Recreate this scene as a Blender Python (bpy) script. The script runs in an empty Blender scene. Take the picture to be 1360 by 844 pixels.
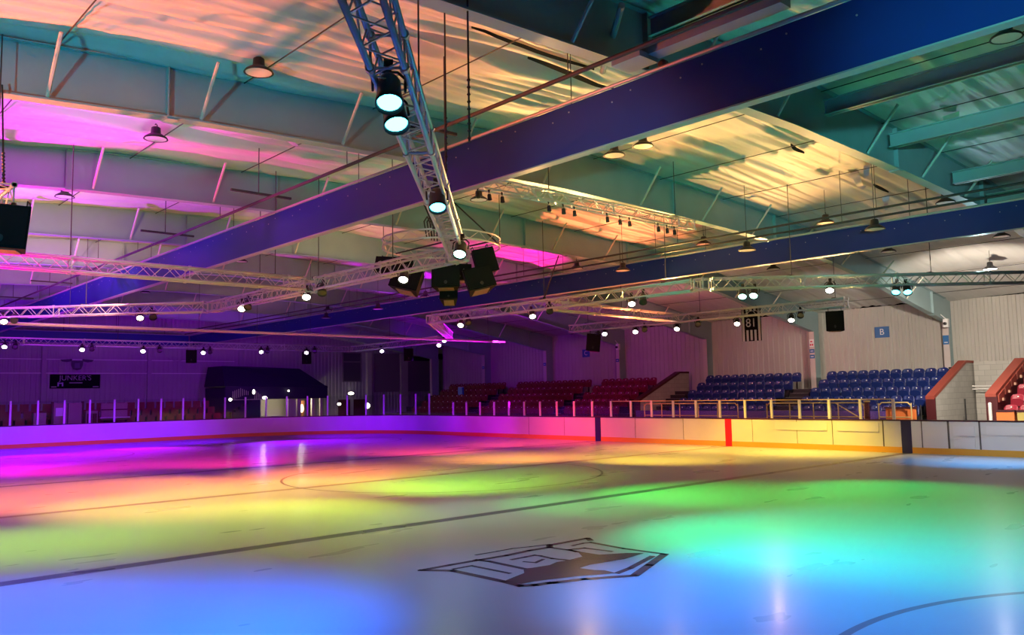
import bpy, math, random
from mathutils import Vector, Matrix, noise
random.seed(7)
SC = bpy.context.scene
COL = SC.collection
PI = math.pi

# ------------------------------------------------------------------ materials
MATS = {}
def mat(name, col, rough=0.5, metal=0.0, emit=0.0, ecol=None, noise_amt=0.0, nscale=4.0, bump=0.0, spec=0.5):
    if name in MATS: return MATS[name]
    m = bpy.data.materials.new(name); m.use_nodes = True
    nt = m.node_tree; b = nt.nodes['Principled BSDF']
    b.inputs['Base Color'].default_value = (*col, 1); b.inputs['Roughness'].default_value = rough
    b.inputs['Metallic'].default_value = metal; b.inputs['Specular IOR Level'].default_value = spec
    if emit:
        b.inputs['Emission Color'].default_value = (*(ecol or col), 1); b.inputs['Emission Strength'].default_value = emit
    if noise_amt or bump:
        tc = nt.nodes.new('ShaderNodeTexCoord'); n = nt.nodes.new('ShaderNodeTexNoise')
        n.inputs['Scale'].default_value = nscale; n.inputs['Detail'].default_value = 6
        nt.links.new(tc.outputs['Object'], n.inputs['Vector'])
        if noise_amt:
            mx = nt.nodes.new('ShaderNodeMix'); mx.data_type = 'RGBA'
            mx.inputs['A'].default_value = (*[c * (1 - noise_amt) for c in col], 1)
            mx.inputs['B'].default_value = (*[min(1, c * (1 + noise_amt)) for c in col], 1)
            nt.links.new(n.outputs['Fac'], mx.inputs['Factor']); nt.links.new(mx.outputs['Result'], b.inputs['Base Color'])
        if bump:
            bp = nt.nodes.new('ShaderNodeBump'); bp.inputs['Strength'].default_value = bump; bp.inputs['Distance'].default_value = 0.02
            nt.links.new(n.outputs['Fac'], bp.inputs['Height']); nt.links.new(bp.outputs['Normal'], b.inputs['Normal'])
    MATS[name] = m
    return m

M_FRAME = mat('frame_paint', (.34, .47, .49), .45, noise_amt=.12, nscale=1.5)
M_PURLIN = mat('purlin_paint', (.36, .46, .46), .5, noise_amt=.1)
M_BRACE = mat('brace_paint', (.66, .62, .52), .45)
M_TRUSS = mat('truss_aluminium', (.72, .71, .70), .38, .55)
M_BLACK = mat('black_metal', (.012, .012, .014), .45)
M_LAMPBODY = mat('lamp_body', (.02, .02, .022), .4)
M_BLACKBOX = mat('speaker_paint', (.004, .004, .005), .75, noise_amt=.3, nscale=30, spec=.15)
M_GRILLE = mat('speaker_grille', (.005, .005, .006), .7, bump=.4, nscale=300, spec=.15)
M_SPKLIT = mat('speaker_lit_underside', (.22, .11, .07), .6)  # warm light on the undersides, painted in as brown
M_BEAM = mat('blue_panel', (.003, .028, .19), .45, noise_amt=.12, nscale=.6)
M_BEAMTRIM = mat('beam_trim', (.45, .45, .45), .4, .3)
M_BOARD = mat('board_white', (.82, .82, .80), .35, noise_amt=.06, nscale=1.2)
M_CAP = mat('cap_rail', (.05, .012, .02), .4)
M_KICK = mat('kick_yellow', (.85, .42, .05), .4)
M_REDP = mat('board_red', (.62, .01, .02), .4)
M_NAVYP = mat('board_navy', (.015, .02, .09), .4)
M_SEAM = mat('board_seam', (.12, .11, .10), .5)
M_POST = mat('glass_post', (.78, .76, .74), .4)
M_CONC = mat('concrete_floor', (.10, .09, .09), .8, noise_amt=.2)
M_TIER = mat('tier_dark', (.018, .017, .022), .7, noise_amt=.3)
M_BLOCKP = mat('block_paint', (.40, .39, .36), .7)
M_COPE = mat('coping_red', (.30, .055, .035), .5)
M_MAROON = mat('maroon_paint', (.07, .008, .012), .5)
M_BLUESEAT = mat('seat_navy', (.012, .03, .17), .38)
M_REDSEAT = mat('seat_red', (.20, .008, .018), .45)
M_PINKSEAT = mat('seat_crimson', (.33, .022, .045), .45)
M_DISC = mat('seat_disc', (.8, .8, .82), .3)
M_YELLOW = mat('rail_yellow', (.66, .50, .20), .45)
M_BLUEPANEL = mat('front_panel_blue', (.10, .06, .34), .5)
M_ORANGE = mat('panel_orange', (.75, .20, .05), .5)
M_SIGNBLUE = mat('sign_blue', (.03, .16, .42), .4)
M_WHITE = mat('sign_white', (.85, .85, .85), .4)
M_SIGNBLACK = mat('sign_black', (.004, .003, .006), .8, spec=.15)
M_KIOSK = mat('kiosk_navy', (.02, .016, .05), .6)
M_CREAM = mat('cream_paint', (.62, .56, .44), .6)
M_DOORWOOD = mat('door_wood', (.35, .13, .05), .5)
M_DARKGLASS = mat('window_dark', (.09, .06, .11), .3)
M_PILLAR = mat('column_light', (.62, .54, .52), .55)
M_WIRE = mat('wire_dark', (.05, .045, .045), .6)
M_PIPE = mat('pipe_pale', (.72, .60, .52), .4)
M_LENS_OFF = mat('lens_off', (.06, .06, .07), .15)
M_BAYLENS = mat('bay_lens', (.80, .78, .74), .35)
M_BAYLENS_ON = mat('bay_lens_on', (1, 1, 1), .4, emit=14, ecol=(1, .96, .90))
M_FOIL = mat('foil_flap', (.70, .72, .74), .28, .6, bump=.3, nscale=12)
M_TEAR = mat('torn_lining', (.012, .012, .012), .9)
M_LOGO = None
M_DIM = mat('panel_dim', (.22, .17, .21), .6)

def lens_mat(key, c, s=14): return mat('lens_' + key, c, .3, emit=s, ecol=c)

# ------------------------------------------------------------------ mesh builder
class MB:
    def __init__(s): s.v = []; s.f = []
    def add(s, vs, fs):
        n = len(s.v); s.v += [tuple(v) for v in vs]; s.f += [tuple(i + n for i in f) for f in fs]; return s
    def box(s, lo, hi, mtx=None):
        x0, y0, z0 = lo; x1, y1, z1 = hi
        vs = [Vector(p) for p in ((x0,y0,z0),(x1,y0,z0),(x1,y1,z0),(x0,y1,z0),(x0,y0,z1),(x1,y0,z1),(x1,y1,z1),(x0,y1,z1))]
        if mtx is not None: vs = [mtx @ v for v in vs]
        return s.add(vs, [(0,3,2,1),(4,5,6,7),(0,1,5,4),(1,2,6,5),(2,3,7,6),(3,0,4,7)])
    def tube(s, a, b, r, n=6, r2=None):
        a = Vector(a); b = Vector(b); d = (b - a)
        if d.length < 1e-6: return s
        d.normalize(); u = d.orthogonal().normalized(); w = d.cross(u); r2 = r if r2 is None else r2
        vs = []
        for p, rr in ((a, r), (b, r2)):
            for i in range(n):
                t = 2 * PI * i / n; vs.append(p + u * math.cos(t) * rr + w * math.sin(t) * rr)
        fs = [(i, (i + 1) % n, n + (i + 1) % n, n + i) for i in range(n)] + [tuple(range(n - 1, -1, -1)), tuple(range(n, 2 * n))]
        return s.add(vs, fs)
    def path(s, pts, r, n=6):
        for a, b in zip(pts, pts[1:]): s.tube(a, b, r, n)
        return s
    def lathe(s, prof, n=20, mtx=None, cap=True):
        vs = []
        for (r, z) in prof:
            for i in range(n):
                t = 2 * PI * i / n; vs.append(Vector((r * math.cos(t), r * math.sin(t), z)))
        fs = []
        for k in range(len(prof) - 1):
            for i in range(n): fs.append((k*n+i, k*n+(i+1)%n, (k+1)*n+(i+1)%n, (k+1)*n+i))
        if cap: fs += [tuple(range(n - 1, -1, -1)), tuple(range((len(prof) - 1) * n, len(prof) * n))]
        if mtx is not None: vs = [mtx @ v for v in vs]
        return s.add(vs, fs)
    def prism(s, poly, axis, c0, c1):
        """poly: 2D list in the two other axes (kept in x<y<z order), extruded along axis."""
        def P(a, b, c):
            return {0: (c, a, b), 1: (a, c, b), 2: (a, b, c)}[axis]
        n = len(poly); vs = [P(a, b, c0) for a, b in poly] + [P(a, b, c1) for a, b in poly]
        fs = [(i, (i + 1) % n, n + (i + 1) % n, n + i) for i in range(n)] + [tuple(range(n - 1, -1, -1)), tuple(range(n, 2 * n))]
        return s.add(vs, fs)
    def mesh(s, name, material, smooth=False):
        me = bpy.data.meshes.new(name); me.from_pydata(s.v, [], s.f)
        import bmesh
        bm = bmesh.new(); bm.from_mesh(me); bmesh.ops.recalc_face_normals(bm, faces=bm.faces); bm.to_mesh(me); bm.free()
        if material: me.materials.append(material)
        if smooth:
            for p in me.polygons: p.use_smooth = True
        return me
    def build(s, name, material, parent=None, smooth=False):
        o = bpy.data.objects.new(name, s.mesh(name, material, smooth)); COL.objects.link(o)
        if parent is not None:
            o.parent = parent; o.matrix_parent_inverse = parent.matrix_world.inverted() if False else Matrix()
        return o

def tag(o, label=None, cat=None, group=None, kind=None):
    if label: o['label'] = label
    if cat: o['category'] = cat
    if group: o['group'] = group
    if kind: o['kind'] = kind
    return o
def thing(name, label, cat, loc=(0, 0, 0), group=None, kind=None, rotz=0.0):
    o = bpy.data.objects.new(name, None); COL.objects.link(o); o.empty_display_size = .1
    o.location = loc; o.rotation_euler = (0, 0, rotz)
    return tag(o, label, cat, group, kind)
def copy_tree(o, parent=None):
    c = o.copy(); COL.objects.link(c)
    if parent is not None: c.parent = parent
    for ch in list(o.children): copy_tree(ch, c)
    return c
def aim(o, d):
    """orient so that local -Z points along d"""
    o.rotation_mode = 'QUATERNION'; o.rotation_quaternion = Vector(d).to_track_quat('-Z', 'Y')
ORD = ['first','second','third','fourth','fifth','sixth','seventh','eighth','ninth','tenth','eleventh','twelfth','thirteenth','fourteenth','fifteenth','sixteenth','seventeenth','eighteenth','nineteenth','twentieth']
ORD += ['twenty-' + o for o in ORD[:9]] + ['thirtieth'] + ['thirty-' + o for o in ORD[:9]] + ['fortieth'] + ['forty-' + o for o in ORD[:9]]

# ------------------------------------------------------------------ camera
cam = bpy.data.objects.new('camera', bpy.data.cameras.new('camera')); COL.objects.link(cam); SC.camera = cam
FPX, YAW, PITCH, ROLL, CH = 1109.34, 0.73780, 0.0912, -0.0185, 2.2552
F = Vector((math.sin(YAW) * math.cos(PITCH), math.cos(YAW) * math.cos(PITCH), math.sin(PITCH)))
r_ = Vector((math.cos(YAW), -math.sin(YAW), 0)); u_ = r_.cross(F)
Rr = r_ * math.cos(ROLL) + u_ * math.sin(ROLL); Uu = -r_ * math.sin(ROLL) + u_ * math.cos(ROLL)
mw = Matrix(((Rr.x, Uu.x, -F.x, 0), (Rr.y, Uu.y, -F.y, 0), (Rr.z, Uu.z, -F.z, CH), (0, 0, 0, 1)))
cam.matrix_world = mw
cam.data.sensor_width = 36; cam.data.sensor_fit = 'HORIZONTAL'; cam.data.lens = 36 * FPX / 1360
cam.data.clip_end = 300; cam.data.clip_start = .05

# ------------------------------------------------------------------ setting dimensions
XR, XL = 29.2, 0.4            # rink boards
YC, YE = 19.29, 48.0
YN = 2 * YC - YE
HB, CR = 1.115, 8.5
XM = 14.3                      # ridge
YF0, SF = 13.885, 6.1017
FR_Y = [YF0 + SF * k for k in range(-3, 7)]
WALL_R, WALL_L, WALL_E, WALL_B = 38.3, -9.7, 56.6, -14.0
def interp(tab, d):
    for (a, za), (b, zb) in zip(tab, tab[1:]):
        if d <= b: return za + (zb - za) * (d - a) / (b - a)
    return tab[-1][1]
SOFF = [(0, 7.2), (5, 7.12), (9, 6.99), (12.3, 6.78), (15.7, 6.35), (18.7, 5.8), (23.3, 5.0), (30, 4.0)]
ROOF = [(0, 8.2), (5, 8.03), (10, 7.8), (12, 7.62), (15, 7.2), (18, 6.76), (21, 6.31), (24, 5.86), (32, 4.6)]
def soff(x): return interp(SOFF, abs(x - XM))
def roofz(x): return interp(ROOF, abs(x - XM))

# ------------------------------------------------------------------ ice
def ice_material():
    m = bpy.data.materials.new('ice'); m.use_nodes = True; nt = m.node_tree; L = nt.links
    b = nt.nodes['Principled BSDF']
    tc = nt.nodes.new('ShaderNodeTexCoord'); sp = nt.nodes.new('ShaderNodeSeparateXYZ'); L.new(tc.outputs['Object'], sp.inputs[0])
    def M(op, a, bb=None, c=None):
        n = nt.nodes.new('ShaderNodeMath'); n.operation = op
        for i, v in enumerate((a, bb, c)):
            if v is None: continue
            if isinstance(v, (int, float)): n.inputs[i].default_value = v
            else: L.new(v, n.inputs[i])
        return n.outputs[0]
    X, Y = sp.outputs['X'], sp.outputs['Y']
    n1 = nt.nodes.new('ShaderNodeTexNoise'); n1.inputs['Scale'].default_value = 1.2; n1.inputs['Detail'].default_value = 3
    mp = nt.nodes.new('ShaderNodeMapping'); mp.inputs['Scale'].default_value = (.35, 1.0, 1); L.new(tc.outputs['Object'], mp.inputs[0]); L.new(mp.outputs[0], n1.inputs['Vector'])
    n2 = nt.nodes.new('ShaderNodeTexNoise'); n2.inputs['Scale'].default_value = 30; n2.inputs['Detail'].default_value = 4; L.new(tc.outputs['Object'], n2.inputs['Vector'])
    wob = M('MULTIPLY', M('SUBTRACT', n1.outputs['Fac'], .5), .05)
    def band(v, c, hw):
        return M('LESS_THAN', M('ABSOLUTE', M('SUBTRACT', M('ADD', v, wob), c)), hw)
    def ring(cx, cy, r, hw):
        dx = M('SUBTRACT', X, cx); dy = M('SUBTRACT', Y, cy)
        d = M('SQRT', M('ADD', M('MULTIPLY', dx, dx), M('MULTIPLY', dy, dy)))
        return M('LESS_THAN', M('ABSOLUTE', M('SUBTRACT', d, r)), hw), d
    blue = M('MAXIMUM', band(Y, YC - 7.03, .15), band(Y, YC + 7.03, .15))
    red = band(Y, YC, .13)
    r1, d1 = ring(14.8, YC, 4.5, .035)
    blue = M('MAXIMUM', blue, M('MAXIMUM', r1, M('LESS_THAN', d1, .15)))
    for cx, cy in ((8, -.65), (21.6, -.65), (8, 39.2), (21.6, 39.2)):
        rr, dd = ring(cx, cy, 4.5, .045); red = M('MAXIMUM', red, M('MAXIMUM', rr, M('LESS_THAN', dd, .3)))
    red = M('MAXIMUM', red, band(Y, YE - 4, .03))
    def mix(fac, a, bcol):
        n = nt.nodes.new('ShaderNodeMix'); n.data_type = 'RGBA'; L.new(fac, n.inputs['Factor'])
        if isinstance(a, tuple): n.inputs['A'].default_value = (*a, 1)
        else: L.new(a, n.inputs['A'])
        n.inputs['B'].default_value = (*bcol, 1); return n.outputs['Result']
    base = mix(n1.outputs['Fac'], (.40, .44, .475), (.43, .47, .505))
    mk = M('MULTIPLY', blue, .80); base = mix(mk, base, (.035, .03, .075))
    mk = M('MULTIPLY', red, .62); base = mix(mk, base, (.13, .025, .04))
    L.new(base, b.inputs['Base Color'])
    rg = M('ADD', M('MULTIPLY', n1.outputs['Fac'], .04), .26); L.new(rg, b.inputs['Roughness'])
    b.inputs['IOR'].default_value = 1.31; b.inputs['Specular IOR Level'].default_value = .09; b.inputs['Coat Weight'].default_value = .05; b.inputs['Coat Roughness'].default_value = .12; b.inputs['Coat IOR'].default_value = 1.31
    bp = nt.nodes.new('ShaderNodeBump'); bp.inputs['Strength'].default_value = .12; bp.inputs['Distance'].default_value = .01
    L.new(n2.outputs['Fac'], bp.inputs['Height']); L.new(bp.outputs['Normal'], b.inputs['Normal'])
    return m
def rounded(x0, x1, y0, y1, r, n=14):
    pts = []
    for cx, cy, a0 in ((x1 - r, y0 + r, -PI/2), (x1 - r, y1 - r, 0), (x0 + r, y1 - r, PI/2), (x0 + r, y0 + r, PI)):
        for i in range(n + 1):
            t = a0 + PI/2 * i / n; pts.append((cx + r * math.cos(t), cy + r * math.sin(t)))
    return pts
ice_poly = rounded(XL - .02, XR + .02, YN - .02, YE + .02, CR)
tag(MB().prism(ice_poly, 2, -.06, 0).build('ice_sheet', ice_material()), 'pale ice sheet lit in rainbow pools of light', None, kind='structure')
tag(MB().box((WALL_L - 1, WALL_B - 1, -.3), (47, WALL_E + 1, -.06)).build('floor', M_CONC), kind='structure')

# ice logo: dark lines frozen under the surface, as a thin layer (shape in metres on the ice)
def logo_material():
    m = bpy.data.materials.new('logo_ink'); m.use_nodes = True; b = m.node_tree.nodes['Principled BSDF']
    b.inputs['Base Color'].default_value = (.05, .052, .065, 1); b.inputs['Roughness'].default_value = .27; b.inputs['IOR'].default_value = 1.31; b.inputs['Specular IOR Level'].default_value = .09
    return m
LOGO_LINES = [(0.1, [(6.532, 9.014), (6.986, 9.003), (7.482, 8.972), (7.934, 8.937), (8.412, 8.963), (8.784, 8.934), (8.897, 9.05), (9.709, 9.036), (9.61, 8.883)]), (0.11, [(6.532, 9.014), (6.79, 8.693), (6.825, 7.747), (6.814, 7.434), (6.954, 7.34), (7.152, 7.287), (7.205, 7.259), (7.585, 7.126), (8.143, 6.811)]), (0.07, [(6.863, 8.766), (7.151, 8.751), (7.18, 8.04)]), (0.09, [(7.447, 9.01), (7.498, 8.793), (7.494, 8.116)]), (0.07, [(7.791, 8.662), (8.034, 8.658), (8.215, 8.659), (8.233, 8.557), (8.211, 8.3), (8.275, 8.078)]), (0.06, [(7.804, 8.431), (7.863, 8.273), (8.086, 8.358)]), (0.08, [(9.472, 8.756), (9.424, 8.071), (9.485, 7.369)]), (0.06, [(9.095, 8.769), (9.353, 8.788), (9.459, 8.745)]), (0.07, [(8.795, 8.404), (8.828, 8.594), (9.078, 8.513), (9.143, 8.053)]), (0.07, [(8.772, 8.924), (8.808, 8.594), (8.805, 8.394)]), (0.12, [(9.465, 7.37), (8.757, 7.068), (8.173, 6.82)]), (0.09, [(9.243, 7.404), (8.448, 7.129), (8.11, 7.056)]), (0.05, [(7.675, 9.284), (8.044, 9.263), (8.337, 9.264), (8.616, 9.178), (8.946, 9.098)])]
LOGO_POLYS = [[(7.494, 8.116), (7.601, 8.069), (7.883, 8.025), (8.08, 8.093), (8.284, 8.068), (8.587, 8.094), (8.821, 8.409), (8.849, 8.017), (9.202, 7.811), (9.36, 7.636), (8.84, 7.559), (8.265, 7.651), (8.008, 7.606), (8.048, 7.384), (8.125, 7.283), (8.102, 7.048), (7.665, 7.284), (7.091, 7.483), (6.888, 7.497), (6.835, 7.758), (7.119, 7.85), (7.32, 7.912)]]

lg = MB()
for pl in LOGO_POLYS:
    lg.add([(x, y, .0025) for x, y in pl], [tuple(range(len(pl)))])
for w, pl in LOGO_LINES:
    for (a, b_) in zip(pl, pl[1:]):
        a = Vector((*a, .0025)); b_ = Vector((*b_, .0025)); d = (b_ - a)
        if d.length < 1e-4: continue
        n = Vector((-d.y, d.x, 0)).normalized() * w / 2; e = d.normalized() * w * .4
        lg.add([a - n - e, a + n - e, b_ + n + e, b_ - n + e], [(0, 1, 2, 3)])
tag(lg.build('ice_logo', logo_material()), 'grey pointed team emblem with block letters painted in the ice', 'ice logo')

# ------------------------------------------------------------------ ceiling lining
def lining_material():
    m = bpy.data.materials.new('ceiling_lining'); m.use_nodes = True; nt = m.node_tree; L = nt.links; b = nt.nodes['Principled BSDF']
    tc = nt.nodes.new('ShaderNodeTexCoord'); mp = nt.nodes.new('ShaderNodeMapping'); mp.inputs['Scale'].default_value = (.25, 2.2, 1)
    n = nt.nodes.new('ShaderNodeTexNoise'); n.inputs['Scale'].default_value = 1.6; n.inputs['Detail'].default_value = 7
    L.new(tc.outputs['Object'], mp.inputs[0]); L.new(mp.outputs[0], n.inputs['Vector'])
    mx = nt.nodes.new('ShaderNodeMix'); mx.data_type = 'RGBA'; mx.inputs['A'].default_value = (.66, .64, .61, 1); mx.inputs['B'].default_value = (.86, .84, .81, 1)
    L.new(n.outputs['Fac'], mx.inputs['Factor']); L.new(mx.outputs['Result'], b.inputs['Base Color'])
    b.inputs['Roughness'].default_value = .5; b.inputs['Metallic'].default_value = .04
    bp = nt.nodes.new('ShaderNodeBump'); bp.inputs['Strength'].default_value = .35; bp.inputs['Distance'].default_value = .03
    L.new(n.outputs['Fac'], bp.inputs['Height']); L.new(bp.outputs['Normal'], b.inputs['Normal'])
    return m
SEAM_X = [-7.5, -4.4, -2.2, .6, 3.2, 6.25, 8.95, 12.2, 15.5, 18.2, 21.2, 24.2, 27.3, 30.4, 33.5, 36.4]
def seam_w(x):
    d = min(abs(x - s) for s in SEAM_X); return min(1, d / .5)
def lining_z(x, y):
    t = ((y - FR_Y[0]) / SF) % 1.0
    bay = math.floor((y - FR_Y[0]) / SF)
    z = roofz(x) + .10 * math.sin(PI * t) + .03
    p = noise.noise((x * .10 + bay * 3.1, y * .25, bay * 7.7)) * .8
    yy = y + p * .5
    n1 = noise.noise((x * .10, yy * 1.3, bay * 3.3)); n2 = noise.noise((x * .16 + 9, yy * 3.1, bay * 5.1)); n3 = noise.noise((x * .30 + 4, yy * 6.5, bay * 2.1))
    amp = 1.0 if abs(x - XM) < 14 else max(.25, 1 - (abs(x - XM) - 14) / 8)
    if x > 12 and y < 14.5: amp *= max(.3, .75 - (x - 12) / 14)
    k = .45 + .55 * seam_w(x)
    return z + amp * k * (-.12 * (1 - abs(n1) * 2.2) + .06 - .19 * (1 - abs(n2) * 2.4) + .10 + .05 * n3) * (.35 + .65 * math.sin(PI * min(max(t, .0), 1.0)) ** .35)
ce = MB(); xs = []; x = WALL_L
while x < WALL_R: xs.append(x); x += .42
xs.append(WALL_R); ys = []; y = WALL_B
while y < WALL_E:
    ys.append(y); y += .06 if 1 < y < 27 else .1 if 0 < y < 33 else (.17 if y >= 33 else .6)
ys.append(WALL_E)
vs = [(x, y, lining_z(x, y)) for y in ys for x in xs]; nx = len(xs)
fs = [(j*nx+i, j*nx+i+1, (j+1)*nx+i+1, (j+1)*nx+i) for j in range(len(ys)-1) for i in range(nx-1)]
ce.add(vs, fs); me = bpy.data.meshes.new('ceiling'); me.from_pydata(ce.v, [], ce.f); me.materials.append(lining_material())
for p in me.polygons: p.use_smooth = True
o = bpy.data.objects.new('ceiling', me); COL.objects.link(o); tag(o, 'sagging wrinkled pale foil lining under the roof', None, kind='structure')
# dark sag wires along the purlin lines
for i, sx in enumerate(SEAM_X[3:]):
    pts = []
    y = .5
    while y < WALL_E: pts.append((sx, y, min(lining_z(sx, y), roofz(sx) + .03) - .05)); y += SF / 2
    tag(MB().path(pts, .011, 4).build('restraint_wire', M_WIRE), 'thin dark wire holding up the ceiling lining, %s line from the left of the hall' % ORD[i], 'wire', 'wires under the ceiling lining')

# torn openings and loose foil flaps
def tear(x, y, ln, w, ang, i, wh):
    m = MB(); n = 10; top = []; bot = []
    for k in range(n + 1):
        t = k / n; hw = w * math.sin(PI * t) ** .8 + .004
        px = x + (t - .5) * ln * math.cos(ang); py = y + (t - .5) * ln * math.sin(ang) + .04 * math.sin(t * PI)
        z = lining_z(px, py) - .05
        top.append((px, py - hw, z)); bot.append((px, py + hw, z - .03))
    vs = top + bot; n1 = n + 1
    m.add(vs + [(a, b, c + .012) for a, b, c in vs], [(k, k+1, n1+k+1, n1+k) for k in range(n)] + [(2*n1+k, 3*n1+k, 3*n1+k+1, 2*n1+k+1) for k in range(n)])
    tag(m.build('lining_tear', M_TEAR), wh, 'tear')
tear(9.7, 9.9, 3.0, .025, .03, 0, 'long black slit in orange lining left of the diagonal truss top')
tear(11.0, 10.3, 2.3, .05, .0, 1, 'black curved slit in orange lining above the near blue beam')
tear(18.6, 10.0, .8, .04, .1, 2, 'dark slit in yellow lining right of the near blue beam')
tear(23.6, 10.2, 1.1, .04, .05, 3, 'dark slit beside silver flap in the yellow lining')
tear(17.5, 16.0, 5.0, .06, .02, 4, 'long dark gap in lining above the grey-green rafter')
def flap(x, y, ln, w, ang, wh):
    m = MB(); n = 8; vs = []
    for k in range(n + 1):
        t = k / n; c = .06 * math.sin(t * 7 + x)
        for s in (-1, 1):
            px = x + (t - .5) * ln * math.cos(ang) - s * w * (1 - t * .6) * math.sin(ang); py = y + (t - .5) * ln * math.sin(ang) + s * w * (1 - t * .6) * math.cos(ang)
            vs.append((px, py, lining_z(px, py) - .05 - .16 * t - c - (.05 if s > 0 else 0)))
    nn = len(vs)
    m.add(vs + [(a, b, c + .006) for a, b, c in vs], [(2*k, 2*k+1, 2*k+3, 2*k+2) for k in range(n)] + [(nn+2*k, nn+2*k+2, nn+2*k+3, nn+2*k+1) for k in range(n)])
    tag(m.build('foil_flap', M_FOIL, smooth=True), wh, 'flap')
flap(22.2, 10.2, 1.3, .12, .2, 'silver foil flap hanging from the yellow lining')
flap(21.4, 9.6, .9, .10, .5, 'smaller crumpled foil flap beside the yellow lining tear')
flap(8.5, 16.6, .7, .12, .2, 'crumpled foil patch in the pink lining near a round lamp')
flap(19.0, 6.6, .6, .16, .3, 'crinkled foil patch between the near green purlins')
flap(8.9, 8.2, .6, .12, .2, 'curled foil edge in orange lining beside the diagonal truss')
flap(24.8, 10.6, .8, .1, .4, 'grey foil flap near the right end of the yellow lining')

# ------------------------------------------------------------------ portal frames
def roof_frame(yc, label):
    t = thing('roof_frame', label, 'roof frame', (0, yc, 0), 'portal frames across the hall', 'thing')
    ds = [23.3, 21, 18.7, 15.7, 12.3, 9, 5, 0]
    xs = [XM - d for d in ds] + [XM + d for d in ds[:-1][::-1]]
    low = [(x, soff(x)) for x in xs]; up = [(x, roofz(x) + .03) for x in xs]
    MB().prism(low + up[::-1], 1, -.012, .012).build('rafter_web', M_FRAME, t)
    m = MB()
    for (a, za), (b, zb) in zip(low, low[1:]): m.prism([(a, za - .03), (b, zb - .03), (b, zb), (a, za)], 1, -.125, .125)
    m.build('bottom_flange', M_FRAME, t)
    m = MB()
    for (a, za), (b, zb) in zip(up, up[1:]): m.prism([(a, za - .02), (b, zb - .02), (b, zb), (a, za)], 1, -.11, .11)
    m.build('top_flange', M_FRAME, t)
    for x in (4.9, 18.75, 24.0, 9.9 + 0, -7.6, 36.2):
        m = MB()
        for s in (-1, 1): m.box((x - .012, min(s*.012, s*.11), soff(x)), (x + .012, max(s*.012, s*.11), roofz(x)))
        m.box((x - .02, -.11, soff(x) - .05), (x + .16, .11, soff(x) - .03))
        m.build('web_stiffener', M_FRAME, t)
    for x in BR_X:
        for s in (-1, 1):
            m2 = MB().tube((x, s * .11, soff(x) + .02), (x + .0, s * .80, roofz(x) - .05), .03, 6)
            m2.build('fly_brace', M_BRACE, t)
    for s in (1, -1):
        xi = XM + s * 23.3; xo = WALL_R if s > 0 else WALL_L
        c = MB().box((min(xi, xo), -.012, 0), (max(xi, xo), .012, roofz(xi) - .0)).build('column_web', M_FRAME, t)
        MB().box((xi - .015, -.125, 0), (xi + .015, .125, 5.0)).build('column_flange', M_PILLAR, t)
    return t
BR_X = [-6.6, -3.2, .3, 3.1, 5.45, 8.2, 11.0, 13.6, 17.2, 20.0, 22.6, 25.4, 28.3, 31.0, 33.6]
FL = ['nearest roof frame, overhead beside the camera', 'dark teal roof frame at top right with the green purlins behind it',
      'broad blue-teal roof frame across the upper left behind the round lamp', 'grey-green roof frame, next behind the broad blue-teal one',
      'olive tan roof frame, second behind the broad blue-teal one', 'pinkish tan roof frame, third behind the broad blue-teal one',
      'roof frame fourth behind the broad blue-teal one', 'roof frame fifth behind the broad blue-teal one',
      'roof frame sixth behind the broad blue-teal one', 'roof frame nearest the purple end wall']
for yc, lb in zip(FR_Y[:10], FL): roof_frame(yc, lb)

# purlins seen in the two nearest bays
for i, (px, pz, y0, y1) in enumerate([(7.2, 7.66, -4.4, 7.6), (9.9, 7.62, -4.4, 7.6), (15.3, 7.56, -4.4, 7.6), (18.2, 7.46, -4.4, 7.6), (21.7, 7.2, -4.4, 7.6), (24.0, 6.98, -4.4, 7.6), (26.6, 6.75, -4.4, 7.6)]):
    m = MB().box((px - .03, y0, pz), (px + .03, y1, pz + .30)).box((px - .09, y0, pz), (px + .09, y1, pz + .02)).box((px - .09, y0, pz + .28), (px + .09, y1, pz + .30))
    tag(m.build('purlin', M_PURLIN), 'green-grey steel purlin between the two nearest frames, %s from the left' % ORD[i], 'purlin', 'purlins between the nearest frames')

# ------------------------------------------------------------------ blue bulkhead beams
def blue_beam(name, label, a, b, z0, z1, th, along_y=True, rods=True, cside=-1):
    t = thing('blue_beam', label, 'beam')
    if along_y:
        x = a[0]; MB().box((x, a[1], z0), (x + th, b[1], z1)).build('panel', M_BEAM, t)
        MB().tube((x - .02, a[1], z1 + .03), (x - .02, b[1], z1 + .03), .028, 8).build('top_rail', M_BEAMTRIM, t)
        MB().box((x - .015, a[1], z0 - .02), (x + th + .01, b[1], z0)).build('bottom_trim', M_BEAMTRIM, t)
        m = MB(); y = a[1] + 1.2
        while y < b[1]:
            m.lathe([(.012, 0), (.012, .01)], 8, Matrix.Translation((x, y, z1 - .12)) @ Matrix.Rotation(-PI/2, 4, 'Y'))
            m.lathe([(.012, 0), (.012, .01)], 8, Matrix.Translation((x, y + .35, z1 - .2)) @ Matrix.Rotation(-PI/2, 4, 'Y')); y += 1.22
        m.build('rivet', M_BEAMTRIM, t)
        y = FR_Y[0] + .8
        while y < b[1]:
            MB().tube((x + .02, y, z1), (x + .02, y, roofz(x) - .02), .008, 5).build('hanger_rod', M_WIRE, t); y += SF
    else:
        y = a[1]; MB().box((a[0], y, z0), (b[0], y + th, z1)).build('panel', M_BEAM, t)
        MB().tube((a[0], y - .02, z1 + .03), (b[0], y - .02, z1 + .03), .03, 8).build('top_rail', M_BEAMTRIM, t)
        x = a[0] + 1.5
        while x < b[0]:
            MB().tube((x, y + .05, z1), (x, y + .05, roofz(x)), .012, 5).build('hanger_rod', M_WIRE, t); x += 3
    return t
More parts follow.
